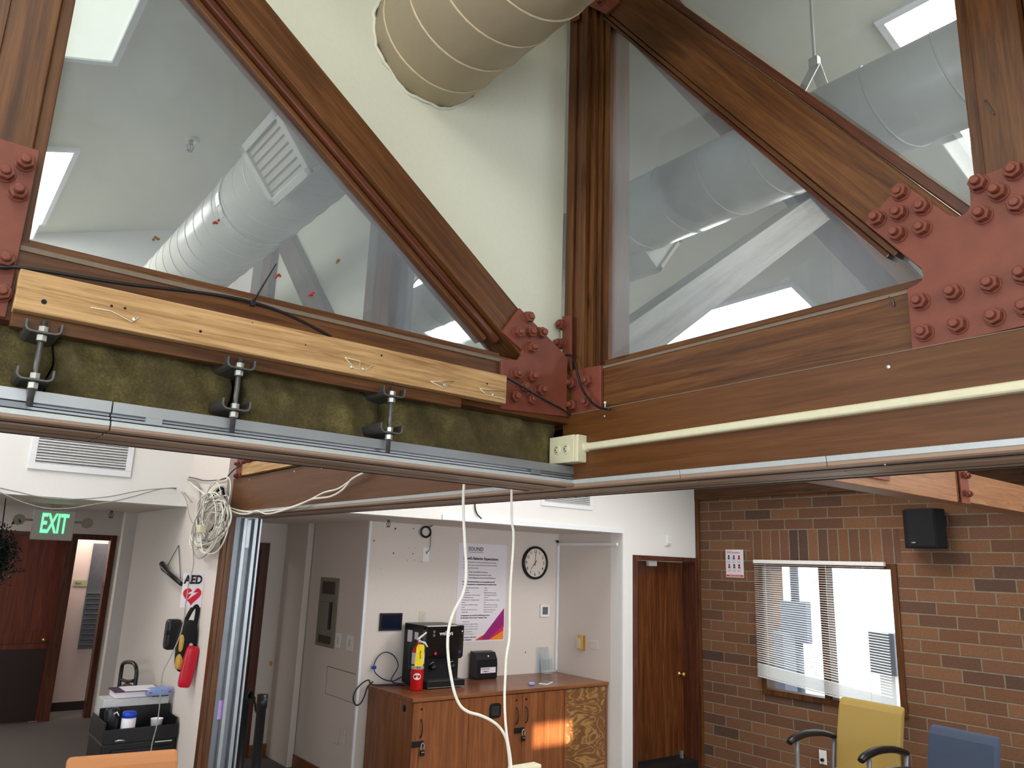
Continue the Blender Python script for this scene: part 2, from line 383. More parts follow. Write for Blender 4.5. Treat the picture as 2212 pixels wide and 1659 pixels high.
# far brick wall with a window opening
wx0, wx1, wz0, wz1 = -2.745, -1.385, .83, 2.06
sx0, sx1 = -2.84, -1.34
mb = MB()
def quad(mb, x0, x1, z0, z1, y, mi): mb.add([(x0, y, z0), (x1, y, z0), (x1, y, z1), (x0, y, z1)], [(0, 1, 2, 3)], mi)
for (a, b, c, d, mi) in ((-3.5, wx0, 0, wz1, 0), (wx1, 5, 0, wz1, 0), (wx0, wx1, 0, wz0, 0), (-3.5, sx0, wz1, 2.36, 0), (sx0, sx1, wz1, 2.36, 1), (sx1, 5, wz1, 2.36, 0), (-3.5, 5, 2.36, 3.0, 0)):
    quad(mb, a, b, c, d, YB, mi)
for z in (wz0, wz1): mb.add([(wx0, YB, z), (wx1, YB, z), (wx1, YB+.2, z), (wx0, YB+.2, z)], [(0, 1, 2, 3)], 0)
for x in (wx0, wx1): mb.add([(x, YB, wz0), (x, YB+.2, wz0), (x, YB+.2, wz1), (x, YB, wz1)], [(0, 1, 2, 3)], 0)
mb.box(-3.6, wx0-.001, YB+.03, YB+.2, 0, 3.0); mb.box(wx1+.001, 5, YB+.03, YB+.2, 0, 3.0); mb.box(wx0, wx1, YB+.03, YB+.2, 0, wz0-.001); mb.box(wx0, wx1, YB+.03, YB+.2, wz1+.001, 3.0)
struct('wall_far', mb, [M['brick'], M['soldier']])
# white wall over the soffits and round the door
struct('wall_left', MB().prism([(0.2, 2.275), (3.885, 2.275), (3.885, 0), (4.05, 0), (4.05, 2.06), (YB-.035, 2.06), (YB-.035, 0), (YB, 0), (YB, roofz(YB)), (.2, roofz(.2))], 0, XB-.15, XB), M['white'])
struct('wall_left_upper', MB().prism([(-5.6, 2.268), (-.0, 2.268), (0, ZR), (-5.6, roofz(5.6))], 0, XA-.15, XA), M['white'])
struct('wall_side', MB().box(XAW, -3.26, -.058, .17, 0, 4.45), M['wallgrey'])
# left soffit with the corridor beyond
struct('ceiling_soffit', MB().box(XAW, XA-.15, -5.6, -.06, 2.268, 2.42), M['wallgrey'])
struct('ceiling_corridor', MB().box(-10.5, XAW, -5.6, 1.55, 2.42, 2.5), M['wallgrey'])
mb = MB()
for (a, b, c, d) in ((-5.6, -.80, 0, 2.42), (-.80, -.0, 2.07, 2.42), (-.18, .01, 0, 2.07), (.0, .44, 2.09, 2.42), (.44, 1.55, 0, 2.42)): mb.box(-8.98, -8.88, a, b, c, d)
struct('wall_corridor', mb, M['wallgrey'])
struct('wall_corridor_far', MB().box(-9.6, -9.45, -1.5, 1.6, 0, 2.5), M['skin'])
struct('wall_corridor_end', MB().box(-10.5, XAW, 1.55, 1.61, 0, 2.5), M['wallgrey'])
struct('baseboard_corridor', MB().box(-9.45, -9.43, -1.5, 1.5, 0, .1), M['base'])
# far alcove: poster wall, panel wall, return wall, soffit
XPW, YQ, YE, XD = -4.43, 1.618, 3.885, -6.15
struct('wall_poster', MB().box(XPW-.1, XPW, YQ, YE, 0, 2.35), M['wallgrey'])
struct('wall_panel', MB().box(XD, XPW-.1, YQ, YQ+.1, 0, 2.35), M['wallgrey'])
struct('wall_return', MB().box(XPW-.1, XB-.15, YE, YE+.1, 0, 2.35), M['wallgrey'])
mb = MB(); mb.box(XD-.1, XD, 1.37, YQ+.1, 0, 2.35); mb.box(XD-.1, XD, .17, 1.37, 2.06, 2.35); mb.box(XD-.1, XD, .17, .42, 0, 2.06)
struct('wall_alcove_end', mb, M['wallgrey'])
struct('ceiling_alcove', MB().box(XD-.1, XB-.15, .17, YE+.1, 2.275, 2.35), M['wallgrey'])
mb = MB(); mb.box(XD, XPW, YQ-.015, YQ, 0, .11); mb.box(XD, XD+.015, 1.37, YQ, 0, .11)
struct('baseboard_alcove', mb, M['cherryX'])
# walls behind the photographer: a window opening, and a slot shaped for the sun patch
mb = MB()
for (a, b, c, d) in ((-5.6, -4.5, 0, 4.5), (-4.5, 1.5, 0, 4.6), (1.5, 2.53, 0, 4.3), (2.53, 2.98, 0, 1.44), (2.53, 2.98, 1.62, 4.3), (2.98, 5.3, 0, 4.2)): mb.box(5.0, 5.1, a, b, c, d)
struct('wall_right', mb, M['white'])
mb = MB()
for (a, b, c, d) in ((-10.5, -.4, 0, 3), (-.4, 2.4, 0, 1.1), (-.4, 2.4, 2.6, 3), (2.4, 5.1, 0, 3)): mb.box(a, b, -5.7, -5.6, c, d)
struct('wall_back', mb, M['white'])
# brown timber trim round the brick wall
struct('trim_1', MB().box(XB+.001, 5, YB-.035, YB-.001, 2.69, 2.80), M['timberX'], .003)
struct('trim_2', MB().box(XB, XB+.045, YB-.03, YB-.001, 0, 2.69), M['timberZ'], .003)
struct('trim_3', MB().box(XB, XB+.012, 1.78, 3.9, 2.275, 2.318), M['whitetrim'], .002)
struct('trim_4', MB().box(XB, XB+.012, YE+.003, YE+.04, 0, 2.275), M['white'], .002)
struct('trim_5', MB().box(XPW, XPW+.02, YQ-.012, YQ+.012, 0, 2.275), M['whitetrim'])

# ================================================================== timber trusses
def member(name, par, p0, p1, w, N, n0, n1, mat, bevel=.003):
    p0 = Vector(p0); p1 = Vector(p1); L = (p1-p0).length; u = (p1-p0).normalized(); N = Vector(N)
    mb = MB((p0, u, N.cross(u), N)); mb.box(0, L, -w/2, w/2, n0, n1)
    return mb.build(name, mat, par, bevel)
def hexbolt(par, c, N, af=.031, rot=0, name='bolt', proj=.03, mat=None):
    """hexagonal nut on a projecting stud, on a surface with outward normal N"""
    N = Vector(N); u = N.orthogonal().normalized(); w = N.cross(u)
    mb = MB((Vector(c), u, w, N)); r = af/math.sqrt(3)
    mb.cyl((0, 0, 0), (0, 0, .003), af*.66, 20)
    pts = [(r*math.cos(rot+k*math.pi/3), r*math.sin(rot+k*math.pi/3)) for k in range(6)]
    mb.prism(pts, 2, .003, .020); mb.tube([(0, 0, .02), (0, 0, proj-.002), (0, 0, proj)], [.0098, .0098, .0075], 14)
    return mb.build(name, mat or M['redsteel'], par, .0012, 1)
def plate(par, pts3, N, th, bolts, ax, mat=None, name='gusset_plate'):
    i = [k for k in range(3) if k != ax]
    v = Vector(N)[ax]; base = pts3[0][ax]
    o = MB().prism([(p[i[0]], p[i[1]]) for p in pts3], ax, base-th*v, base).build(name, mat or M['redsteel'], par, .0012, 1)
    for k, c in enumerate(bolts):
        hexbolt(o, c, N, rot=random.random()*1.0, proj=.027+random.random()*.012)
    return o
# -------- truss on the left (plane x = 0, running to the corner)
XF = .03
TL = thing('timber_truss', 'reddish brown timber truss on the left, round the pane showing the duct', 'truss', (0, -1.64, 2.47))
member('bottom_chord', TL, (0, -5.5, 2.4775), (0, -.0, 2.4775), .175, XP, -.10, XF, M['timberX'])
MB().box(-.06, .006, -1.6, -.3, 2.565, 2.582).build('glazing_bead', M['timberY'], TL, .002)
member('post', TL, (0, -1.655, 2.5), (0, -1.655, 3.93), .092, XP, -.10, XF, M['timberX'])
MB().box(-.06, .012, -1.609, -1.583, 2.565, 3.8).build('glazing_bead', M['timberZ'], TL, .002)
MB().box(-.10, -.03, -1.95, -1.701, 2.55, 3.86).build('backing_panel', M['timberZ'], TL, .002)
u = Vector((0, .806, -.592)); q = Vector((0, -.291, 2.680))
dn = Vector((0, -.592, -.806))
member('diagonal_brace', TL, q-u*1.72-dn*.0135, q+u*.22-dn*.0135, .113, XP, -.10, XF, M['timberX'])
member('glazing_bead', TL, q-u*1.66+dn*.0585, q+u*.02+dn*.0585, .021, XP, -.06, .010, M['jambX'])
member('glazing_bead', TL, q-u*1.68+dn*.080, q-u*.01+dn*.080, .017, XP, -.06, -.006, M['timberX'])
member('glazing_bead', TL, q-u*1.7-dn*.083, q+u*.1-dn*.083, .016, XP, -.07, -.012, M['jambX'])
member('top_chord', TL, (0, -5.4, roofz(5.4)-.14), (0, -.08, roofz(.08)-.14), .22, XP, -.10, XF, M['timberX'])
MB().prism([(-1.62, 2.56), (-.27, 2.56), (-1.62, 3.60)], 0, -.036, -.030).build('glass_pane', M['glass'], TL)
MB().box(XF-.001, XF+.004, -1.60, -.3, 2.545, 2.556).build('glazing_strip', M['dust'], TL)
pl = [(1123, 665), (1085, 717), (1129, 757), (1128, 766), (1120, 777), (1083, 777), (1083, 883), (1224, 900), (1226, 775), (1221, 766)]
P3 = pxw(pl, 0, .042)
bl = [(1215, 515), (1155, 605), (1225, 605), (1290, 608), (1232, 695), (1145, 850), (1232, 870), (1185, 930), (1285, 950), (1130, 988), (1230, 1003)]
plate(TL, P3, XP, .012, pxw([(700+x/2.765, 500+y/2.765) for x, y in bl], 0, .042), 0)
P3 = [Vector((.042, -2.0, 2.775)), Vector((.042, -1.597, 2.775)), Vector((.042, -1.600, 2.392)), Vector((.042, -2.0, 2.392))]
plate(TL, P3, XP, .012, pxw([(54, 352), (11, 375), (39, 417), (11, 562), (3, 633)], 0, .042), 0)
struct('wall_infill', MB().prism([(-.2, 2.6), (-.001, 2.57), (-.001, 4.32), (-1.55, 3.8), (-1.6, 3.62)], 0, -.07, -.045), M['cream'])
# -------- truss on the right (plane y = 0), running through behind the corner
TR = thing('timber_truss', 'long reddish brown timber truss on the right, above the cream conduit', 'truss', (0, 0, 2.47))
member('bottom_chord', TR, (-3.255, 0, 2.4775), (4.9, 0, 2.4775), .19, -YP, -.13, 0, M['timberX'])
MB().box(.16, 1.3, .012, .07, 2.572, 2.590).build('glazing_bead', M['timberX'], TR, .002)
MB().box(.16, 1.3, -.003, .001, 2.558, 2.566).build('glazing_strip', M['dust'], TR)
# centre post with its stacked stops
for nm, x0, x1, y0, mt in (('post', -.016, .022, -.012, 'timberZ'), ('post_layer', .025, .046, -.004, 'jambZ'), ('post_layer', .049, .083, -.012, 'timberZ'), ('glazing_bead', .086, .108, .006, 'timberZ'), ('glazing_bead', .111, .128, .02, 'timberZ'), ('glazing_bead', .130, .158, .03, 'timberZ')):
    MB().box(x0, x1, y0, .13, 2.45, 4.3).build(nm, M[mt], TR, .0015)
member('post', TR, (1.365, 0, 2.5), (1.365, 0, 4.25), .098, -YP, -.13, 0, M['timberX'])
MB().box(1.29, 1.316, .014, .07, 2.6, 4.2).build('glazing_bead', M['timberZ'], TR, .002)
MB().box(1.416, 1.50, .03, .07, 2.6, 4.2).build('backing_panel', M['jambZ'], TR, .002)
a = Vector((.454, 0, 3.746)); b = Vector((1.272, 0, 2.691)); u = (b-a).normalized(); nn = Vector((u.z, 0, -u.x)).normalized()   # to lower left
if nn.x > 0: nn = -nn
c0 = a+nn*.072
member('diagonal_brace', TR, c0-u*.62-nn*.004, c0+u*1.5-nn*.004, .132, -YP, -.13, 0, M['timberX'])
member('glazing_bead', TR, c0-u*.52+nn*.071, c0+u*1.26+nn*.071, .014, -YP, -.07, -.010, M['timberX'])
member('glazing_bead', TR, c0-u*.50+nn*.087, c0+u*1.24+nn*.087, .013, -YP, -.07, -.022, M['jambX'])
member('glazing_bead', TR, c0-u*.60-nn*.084, c0+u*1.4-nn*.084, .024, -YP, -.10, -.02, M['jambX'])
member('top_chord', TR, (-3.25, 0, 4.34), (4.9, 0, 4.34), .2, -YP, -.13, 0, M['timberX'])
MB().prism([(.14, 2.575), (1.22, 2.575), (.14, 3.95)], 1, .045, .051).build('glass_pane', M['glass'], TR)
MB().prism([(1.30, 2.70), (1.30, 4.25), (.12, 4.25)], 1, .045, .051).build('glass_pane', M['glass'], TR)
cr = [(30, 560), (325, 235), (700, 492), (760, 505), (810, 492), (850, 460), (872, 410), (860, 215), (1298, 55), (1700, -100), (1700, 1290), (405, 1580), (365, 1085), (440, 1045), (482, 1015), (494, 975), (480, 925)]
cb = [(330, 335), (505, 450), (322, 500), (150, 545), (505, 620), (312, 665), (955, 265), (1110, 335), (1235, 165), (1260, 430), (985, 515), (490, 1205), (755, 1135), (1050, 1065), (520, 1450), (790, 1390), (1080, 1325), (1310, 990), (1330, 1250), (1440, 90)]
F = 3.6875
def crp(l): return [(1860+x/F, 330+y/F) for x, y in l]
plate(TR, pxw(crp(cr), 1, -.012), -YP, .012, pxw([(x-3, y-4) for x, y in crp(cb)], 1, -.012), 1)
plate(TR, pxw([(1230, 800), (1297, 789), (1297, 890), (1229, 902)], 1, -.014), -YP, .012, pxw([(1241, 829), (1274, 823), (1242, 876), (1273, 869)], 1, -.014), 1)
plate(TR, pxw([(1214, 683), (1233, 681), (1233, 800), (1214, 760)], 1, -.022), -YP, .008, pxw([(1216, 702), (1214, 743)], 1, -.022), 1)
plate(TR, pxw([(1268, -60), (1335, -70), (1335, 5), (1308, 30), (1262, 8)], 1, -.014), -YP, .012, pxw([(1300, 0), (1283, -30)], 1, -.014), 1)
plate(TR, pxw([(1234, -30), (1250, -30), (1250, 40), (1234, 48)], 1, -.024), -YP, .008, pxw([(1232, 30)], 1, -.024), 1)
# its part left of the corner, seen through the left pane and below it
MB().box(-1.60, -1.32, 0, .13, 2.57, 4.28).build('post', M['timberZ'], TR, .003)
MB().box(-3.25, -3.08, 0, .13, 2.57, 4.24).build('post', M['timberZ'], TR, .003)
member('diagonal_brace', TR, (-3.17, 0, 4.28), (-1.50, 0, 2.62), .17, -YP, -.13, 0, M['timberX'])
MB().box(-1.32, -.02, .045, .051, 2.575, 4.27).build('glass_pane', M['glass'], TR)
struct('wall_infill_far', MB().box(-3.12, -1.60, .05, .09, 2.57, 4.27), M['cream'])
pl = [(500, 980), (560, 962), (572, 985), (541, 1000), (535, 1028), (495, 1038)]
plate(TR, [Vector((-3.255, -.012, 2.60)), Vector((-2.80, -.012, 2.60)), Vector((-2.80, -.012, 2.425)), Vector((-3.255, -.012, 2.425))], -YP, .012, pxw([(506, 1005), (518, 1003), (531, 999), (504, 1030), (514, 1028), (527, 1026), (541, 997), (552, 990)], 1, -.014), 1)
# -------- far truss over the far room (continues the left one beyond the corner)
T2 = thing('timber_truss', 'pale glued timber beam with red plates crossing above the dark loudspeaker', 'truss', (0, 3, 2.44))
member('bottom_chord', T2, (0, 2.80, 2.44), (0, 5.02, 2.44), .165, XP, -.07, .065, M['glulamX'])
member('bottom_chord', T2, (0, .2, 2.44), (0, 2.775, 2.44), .185, XP, -.07, .07, M['glulamX'])
member('top_chord', T2, (0, .2, roofz(.2)-.13), (0, 5.0, roofz(5.0)-.13), .2, XP, -.10, .07, M['timberX'])
u = Vector((0, .806, .592))
member('diagonal_brace', T2, (0, .12, 2.60), Vector((0, .12, 2.60))+u*2.1, .15, XP, -.10, .03, M['greytimber'])
g = MB().box(.074, .082, 2.80, 2.905, 2.345, 2.62).build('gusset_plate', M['redsteel'], T2, .001, 1)
for y in (2.828, 2.878):
    for z in (2.40, 2.50): hexbolt(g, (.082, y, z), XP)
g = MB().box(.074, .082, 1.3, 2.02, 2.39, 2.6).build('gusset_plate', M['redsteel'], T2, .001, 1)
for y in (1.5, 1.7, 1.95): hexbolt(g, (.082, y, 2.455), XP)
# ================================================================== ducts
def spiral_duct(name, label, x0, x1, y, z, r, mat, group=None, step=.145, seam=.004, D=None):
    if D is None: D = thing(name, label, 'duct', ((x0+x1)/2, y, z), group)
    MB().cyl((x0, y, z), (x1, y, z), r, 64).build('duct_tube', mat, D)
    mb = MB(); n = int((x1-x0)/step)
    turns = n; pts = []
    for k in range(turns*36+1):
        a = 2*math.pi*k/36; pts.append((x0+step*k/36, y+math.cos(a)*r, z+math.sin(a)*r))
    mb.tube(pts, seam, 5); mb.build('spiral_seam', mat, D)
    return D
DA = spiral_duct('spiral_duct', 'round painted duct through the white wall, its grille box behind the left pane', -4.05, -.06, -.6, 3.57, .2, M['duct2'])
spiral_duct('', '', -.058, 3.2, -.6, 3.57, .2, M['duct'], D=DA)
DB = spiral_duct('spiral_duct', 'round painted duct beyond the right truss, hung from a rod and strap', -3.45, 4.9, .72, 3.5, .165, M['duct2'], step=.23)
def register(D, cx, y, z, r, s):
    a = math.radians(38); n = Vector((0, s*math.cos(a), -math.sin(a))); v = Vector((0, -s*math.sin(a), -math.cos(a)))  # v: downwards in the face
    c = Vector((cx, y, z)); fr = (c, XP, v.normalized() if XP.cross(v).dot(n) > 0 else -v, n)
    g = MB(fr); g.box(-.17, .17, -.11, .11, r*.72, r+.055); 
    b = g.build('register_boot', M['duct2'], D, .002)
    f = MB(fr); z1 = r+.055
    for (p, q2, s0, s1) in ((-.19, .19, -.13, -.10), (-.19, .19, .10, .13), (-.19, -.155, -.13, .13), (.155, .19, -.13, .13)): f.box(p, q2, s0, s1, z1, z1+.016)
    f.build('register_frame', M['duct2'], D, .002)
    l = MB(fr)
    for k in range(7):
        yy = -.09+k*.03; l.add([(-.155, yy, z1-.02), (.155, yy, z1-.02), (.155, yy+.014, z1+.01), (-.155, yy+.014, z1+.01)], [(0, 1, 2, 3)])
    l.build('louvre_blades', M['duct'], D)
register(DA, -.80, -.6, 3.57, .2, -1)
register(DB, -.50, .72, 3.5, .165, 1)
# hangers
def duct_hanger(D, x, y, z, r):
    top = roofz(y); w = r+.006
    s = MB(); s.tube([(x, y, z+r+.16), (x, y, top)], .006, 8); s.cyl((x, y, top-.02), (x, y, top), .03, 12); s.build('hanger_rod', M['duct2'], D)
    s = MB(); h = .022; top_ = z+r+.14
    pts = [(y+math.cos(t)*w, z+math.sin(t)*w) for t in [math.radians(d) for d in range(32, -213, -8)]]
    pts = [(y, top_)]+pts+[(y, top_)]
    for k in range(len(pts)-1):
        (a, b), (c, d) = pts[k], pts[k+1]
        s.add([(x-h, a, b), (x+h, a, b), (x+h, c, d), (x-h, c, d)], [(0, 1, 2, 3)])
    s.box(x-.018, x+.018, y-.012, y+.012, top_-.01, top_+.03)
    o = s.build('hanger_strap', M['duct2'], D); md = o.modifiers.new('thick', 'SOLIDIFY'); md.thickness = .003
duct_hanger(DB, .55, .72, 3.5, .165); duct_hanger(DA, -1.55, -.6, 3.57, .2); duct_hanger(DB, -2.2, .72, 3.5, .165)
# ragged plaster edge where the near duct leaves the wall
pts = []
for k in range(73):
    a = 2*math.pi*k/72; rr = .203+.004*math.sin(a*9)+.003*math.sin(a*23+1); pts.append((-.043+.003*math.sin(a*7), -.6+math.cos(a)*rr, 3.57+math.sin(a)*rr))
o = MB().tube(pts[:-1], .006, 6, closed=True).build('plaster_collar', M['cream'], DA)
# ================================================================== ceiling lights
def troffer(x0, x1, y0, y1, lab, grp, mat='troffer', frame=.03):
    s = -1 if (y0+y1)/2 > 0 else 1
    cy = (y0+y1)/2; cz = roofz(cy); ln = math.sqrt(1+SL*SL)
    Y = Vector((0, 1/ln, s*SL/ln)); fr = (Vector(((x0+x1)/2, cy, cz)), XP, Y, XP.cross(Y))
    T = thing('ceiling_light', lab, 'light', fr[0], grp)
    w = (x1-x0)/2; h = (y1-y0)/2
    MB(fr).box(-w, w, -h, h, -.012, -.004).build('diffuser', M[mat], T)
    f = MB(fr)
    for (a, b, c, d) in ((-w-frame, w+frame, -h-frame, -h), (-w-frame, w+frame, h, h+frame), (-w-frame, -w, -h, h), (w, w+frame, -h, h)): f.box(a, b, c, d, -.022, 0)
    f.build('light_frame', M['whitetrim'], T, .002)
    return T
troffer(-1.60, -1.02, -1.87, -1.30, 'square softly glowing ceiling light seen through the top of the left pane', None, 'trofferdim')
troffer(-3.84, -2.62, -1.88, -1.29, 'bright long ceiling light cut by the left post, lower in the left pane', None)
troffer(.655, 1.24, 1.06, 2.28, 'bright ceiling light at the top right behind the right truss', None)
troffer(-3.27, -2.70, 1.14, 2.34, 'ceiling light low in the left pane, partly hidden by the farther duct', None)
troffer(-1.82, -.62, 2.38, 2.98, 'glaring ceiling light low in the right pane just above the beam', None)
troffer(-2.3, -1.1, 3.55, 4.15, 'ceiling light hidden above the beam, brightening the white wall by the brick', None)
troffer(.55, 1.75, -2.3, -1.7, 'ceiling light above the photographer', None, 'trofferhere')
troffer(-3.7, -2.5, -4.2, -3.6, 'unseen ceiling light added to brighten the left room, out of frame', None)  # this and the next are unseen, added to brighten the left room
troffer(-1.4, -.2, -3.4, -2.8, 'unseen ceiling light added to brighten the left room nearer the truss', None)
troffer(1.0, 2.2, 3.75, 4.35, 'unseen ceiling light added to brighten the far room by the brick wall', None)  # unseen, added to brighten the far room
troffer(2.9, 4.1, -1.9, -1.3, 'unseen ceiling light added for brightness, out of frame on the right', None)  # this and the next are unseen, added only for their light
troffer(2.6, 3.8, 2.5, 3.1, 'unseen ceiling light added for brightness over the far room', None)
def sprinkler(x, y, z, lab):
    S = thing('sprinkler_head', lab, 'sprinkler', (x, y, z))
    MB().lathe([(.0, 0), (.045, -.001), (.040, -.008), (.018, -.014), (.016, -.01)], (x, y, z)).build('escutcheon', M['zinc'], S)
    mb = MB(); mb.cyl((x, y, z-.01), (x, y, z-.03), .011, 12)
    for s in (-1, 1): mb.tube([(x, y+s*.010, z-.03), (x, y+s*.018, z-.045), (x, y+s*.012, z-.062), (x, y, z-.068)], .003, 6)
    mb.cyl((x, y, z-.068), (x, y, z-.072), .018, 16); mb.cyl((x, y, z-.03), (x, y, z-.066), .003, 8)
    mb.build('sprinkler_body', M['steel'], S)
sprinkler(-2.42, -.76, roofz(.76), 'chrome sprinkler head on the ceiling behind the left pane')
p = at(242, 1100, 2, 2.268); sprinkler(p.x, p.y, 2.268, 'dark sprinkler head under the soffit right of the exit sign')
p = at(840, 1120, 2, 2.275); sprinkler(p.x, p.y, 2.275, 'dark sprinkler head under the far alcove soffit')
# ================================================================== the folding-partition head tracks
def extr(mb, prof, ax, a, b, mi=0): mb.prism(prof, ax, a, b, mi)
TK = thing('partition_track', 'left aluminium head track hung on threaded rods below the green-brown insulation', 'track', (0, -1.5, 2.19))
def ltrack(y0, y1):
    A = MB(); A.prism([(.052, 2.247), (.055, 2.247), (.058, 2.222), (.046, 2.220), (.046, 2.216), (-.16, 2.216), (-.16, 2.235), (.046, 2.235)], 1, y0, y1)
    A.prism([(.046, 2.214), (.056, 2.212), (.056, 2.207), (.046, 2.206)], 1, y0, y1)
    A.build('track_rail', M['alu'], TK)
    MB().prism([(.046, 2.204), (.066, 2.203), (.068, 2.191), (.046, 2.191)], 1, y0, y1).build('track_flange', M['flange'], TK, .001, 1)
    for k, (a, b, z) in enumerate(((.003, .066, 2.186), (-.083, -.002, 2.184), (-.17, -.089, 2.186))):
        MB().prism([(a, 2.191 if k == 0 else 2.2), (b, 2.191 if k == 0 else 2.2), (b, z), (b-.004, z-.004), (a+.004, z-.004), (a, z)], 1, y0, y1).build('track_cover', M['brownrail'], TK)
def slots(par, ax, a, b, cs, z):
    for c, w in cs:
        m_ = MB()
        if ax == 1: m_.box(c-w, c+w, a, b, z, z+.003)
        else: m_.box(a, b, c-w, c+w, z, z+.003)
        m_.build('track_slot', M['darkslot'], par)
slots(TK, 1, -5.5, -.022, ((.022, .004), (-.085, .008), (-.168, .004)), 2.1805)
ltrack(-5.5, -1.381); ltrack(-1.378, -.022)
MB().box(-.16, .04, -5.5, -.024, 2.192, 2.214).build('track_core', M['darkslot'], TK)
MB().box(.046, .059, -1.585, -1.535, 2.206, 2.219).build('splice_clip', M['alud'], TK, .001)
MB().box(.046, .062, -1.31, -1.275, 2.206, 2.222).build('splice_clip', M['alu'], TK, .001)
MB().box(.046, .062, -.20, -.165, 2.206, 2.222).build('splice_clip', M['alud'], TK, .001)
TK2 = thing('partition_track', 'right brown and white head track under the long veneered board', 'track', (0, .08, 2.185))
def rtrack(x0, x1):
    MB().prism([(-.03, 2.204), (-.004, 2.204), (-.004, 2.19), (-.028, 2.19)], 0, x0, x1).build('track_flange', M['flange'], TK2, .001, 1)
    for (a, b, z) in ((-.026, .045, 2.182), (.052, .125, 2.180), (.132, .19, 2.182)):
        MB().prism([(a, 2.20), (b, 2.20), (b, z), (b-.004, z-.004), (a+.004, z-.004), (a, z)], 0, x0, x1).build('track_cover', M['brownrail'], TK2)
slots(TK2, 0, -3.2, 4.8, ((.012, .004), (.128, .008), (.188, .004)), 2.1765)
rtrack(-3.2, -.1); rtrack(-.098, .495); rtrack(.497, .93); rtrack(.932, 4.8)
MB().box(-3.2, 4.8, -.0, .185, 2.19, 2.21).build('track_core', M['darkslot'], TK2)
MB().box(-3.2, 4.8, .188, .20, 2.185, 2.40).build('back_board', M['fasciaX'], TK2)
# -------- jamb of the partition at the far left end
PJ = thing('partition_jamb', 'wooden jamb post with pale vertical aluminium channels beside the coil of white cable', 'jamb', (-3.2, .06, 0))
MB().box(-3.26, -3.195, -.058, -.035, 0, 2.19).build('wood_stop', M['timberZ'], PJ, .002)
MB().box(-3.26, -3.19, -.035, .005, 0, 2.175).build('wood_post', M['timberZ'], PJ, .002)
mb = MB(); mb.box(-3.25, -3.2, .006, .05, 0, 2.17); mb.build('jamb_side', M['alud'], PJ)
for (a, b, x) in ((.050, .072, -3.165), (.118, .142, -3.165), (.150, .162, -3.15)): MB().box(-3.2, x, a, b, 0, 2.17).build('channel_rib', M['alu'], PJ, .002)
MB().box(-3.25, -3.2, .05, .16, 0, 2.17).build('channel_web', M['alud'], PJ)
MB().box(-3.2, -3.185, .078, .105, 1.98, 2.16).build('strike_plate', M['alu'], PJ, .002)
n = at(478, 1533, 0, -3.198); MB().box(-3.199, -3.197, n.y-.02, n.y+.018, n.z-.055, n.z+.055).build('sticky_note', M['lilacnote'], None)
o = bpy.data.objects['sticky_note']; tag(o, 'small lilac sticky note on the grey jamb low at left', 'note')

# ================================================================== left beam: ledger, pine board, insulation
LG = MB(); LG.box(XF, .058, -1.592, -.47, 2.372, 2.402); tag(LG.build('ledger_strip', M['timberY'], None, .002), 'narrow brown timber strip under the pale pine board', 'timber')
PB = thing('pine_board', 'long pale bare pine board screwed to the left truss beam', 'board', (.065, -.96, 2.447))
fr = (Vector((.046, -1.593, 2.447)), YP, ZP, XP)
mb = MB((Vector((.046, -1.593, 2.447)), YP, ZP, XP)); mb.box(0, 1.268, -.0435, .0435, 0, .036); mb.build('board', M['pineX'], PB, .002)
MB().box(.031, .045, -1.55, -.4, 2.42, 2.47).build('spacer', M['darkslot'], PB)
for x, y in ((290, 690), (760, 793), (785, 797), (960, 832), (1065, 853)):
    c = at(x, y, 0, .082); s = MB(); s.lathe([(.0, .003), (.003, .0028), (.0048, .0015), (.005, 0)], tuple(c), 0, 16); s.build('screw', M['zinc'], PB)
for x, y, r in ((95, 652, .0055), (241, 661, .003), (270, 666, .003), (433, 716, .0035), (660, 745, .002), (545, 697, .0015), (824, 768, .003), (1052, 829, .003), (848, 829, .002)):
    c = at(x, y, 0, .0815); s = MB(); s.cyl(c, c+Vector((.0007, 0, 0)), r, 12); s.build('nail_hole', M['darkslot'], PB)
for l in ([(196, 664), (240, 672), (285, 696), (300, 685)], [(745, 772), (765, 795), (790, 800), (805, 789)], [(745, 772), (778, 780), (776, 795)], [(930, 824), (958, 838), (982, 823), (930, 824)], [(1036, 839), (1050, 852), (1088, 862), (1090, 846), (1036, 839)]):
    MB().tube(pxw(l, 0, .0835), .0012, 5).build('string_scrap', M['ivory'], PB)
def batt(y0, y1, lab, droop):
    nx, nz = 26, 12; vs = []; fs = []
    def P(i, j, s):
        y = y0+(y1-y0)*i/nx; z = 2.222+(2.400-2.222)*j/nz
        d = .014*math.sin(y*31+z*17)+.010*math.sin(y*77+z*43+1)+.006*math.sin(z*120+y*9)
        e = min(i, nx-i)/2.0; f = min(j, nz-j)/2.0; rr = min(1, e)*min(1, f)
        return (-.032+d*.6+.018*rr+(droop*.012*math.sin(j*.6+i)) if s else -.14, y+.006*math.sin(z*60), z)
    for s in (1, 0):
        for i in range(nx+1):
            for j in range(nz+1): vs.append(P(i, j, s))
    K = (nx+1)*(nz+1)
    for i in range(nx):
        for j in range(nz):
            a = i*(nz+1)+j; fs.append((a, a+1, a+nz+2, a+nz+1)); fs.append((K+a, K+a+nz+1, K+a+nz+2, K+a+1))
    for i in range(nx):
        a = i*(nz+1); fs.append((a, a+nz+1, K+a+nz+1, K+a)); a += nz; fs.append((a, K+a, K+a+nz+1, a+nz+1))
    for j in range(nz):
        a = j; fs.append((a, K+a, K+a+1, a+1)); a = nx*(nz+1)+j; fs.append((a, a+1, K+a+1, K+a))
    mb = MB(); mb.add(vs, fs, 0, True); o = mb.build('insulation_batt', M['insul']); tag(o, lab, 'insulation')
batt(-1.95, -1.50, 'green-brown insulation batt at the left edge of the frame', .6)
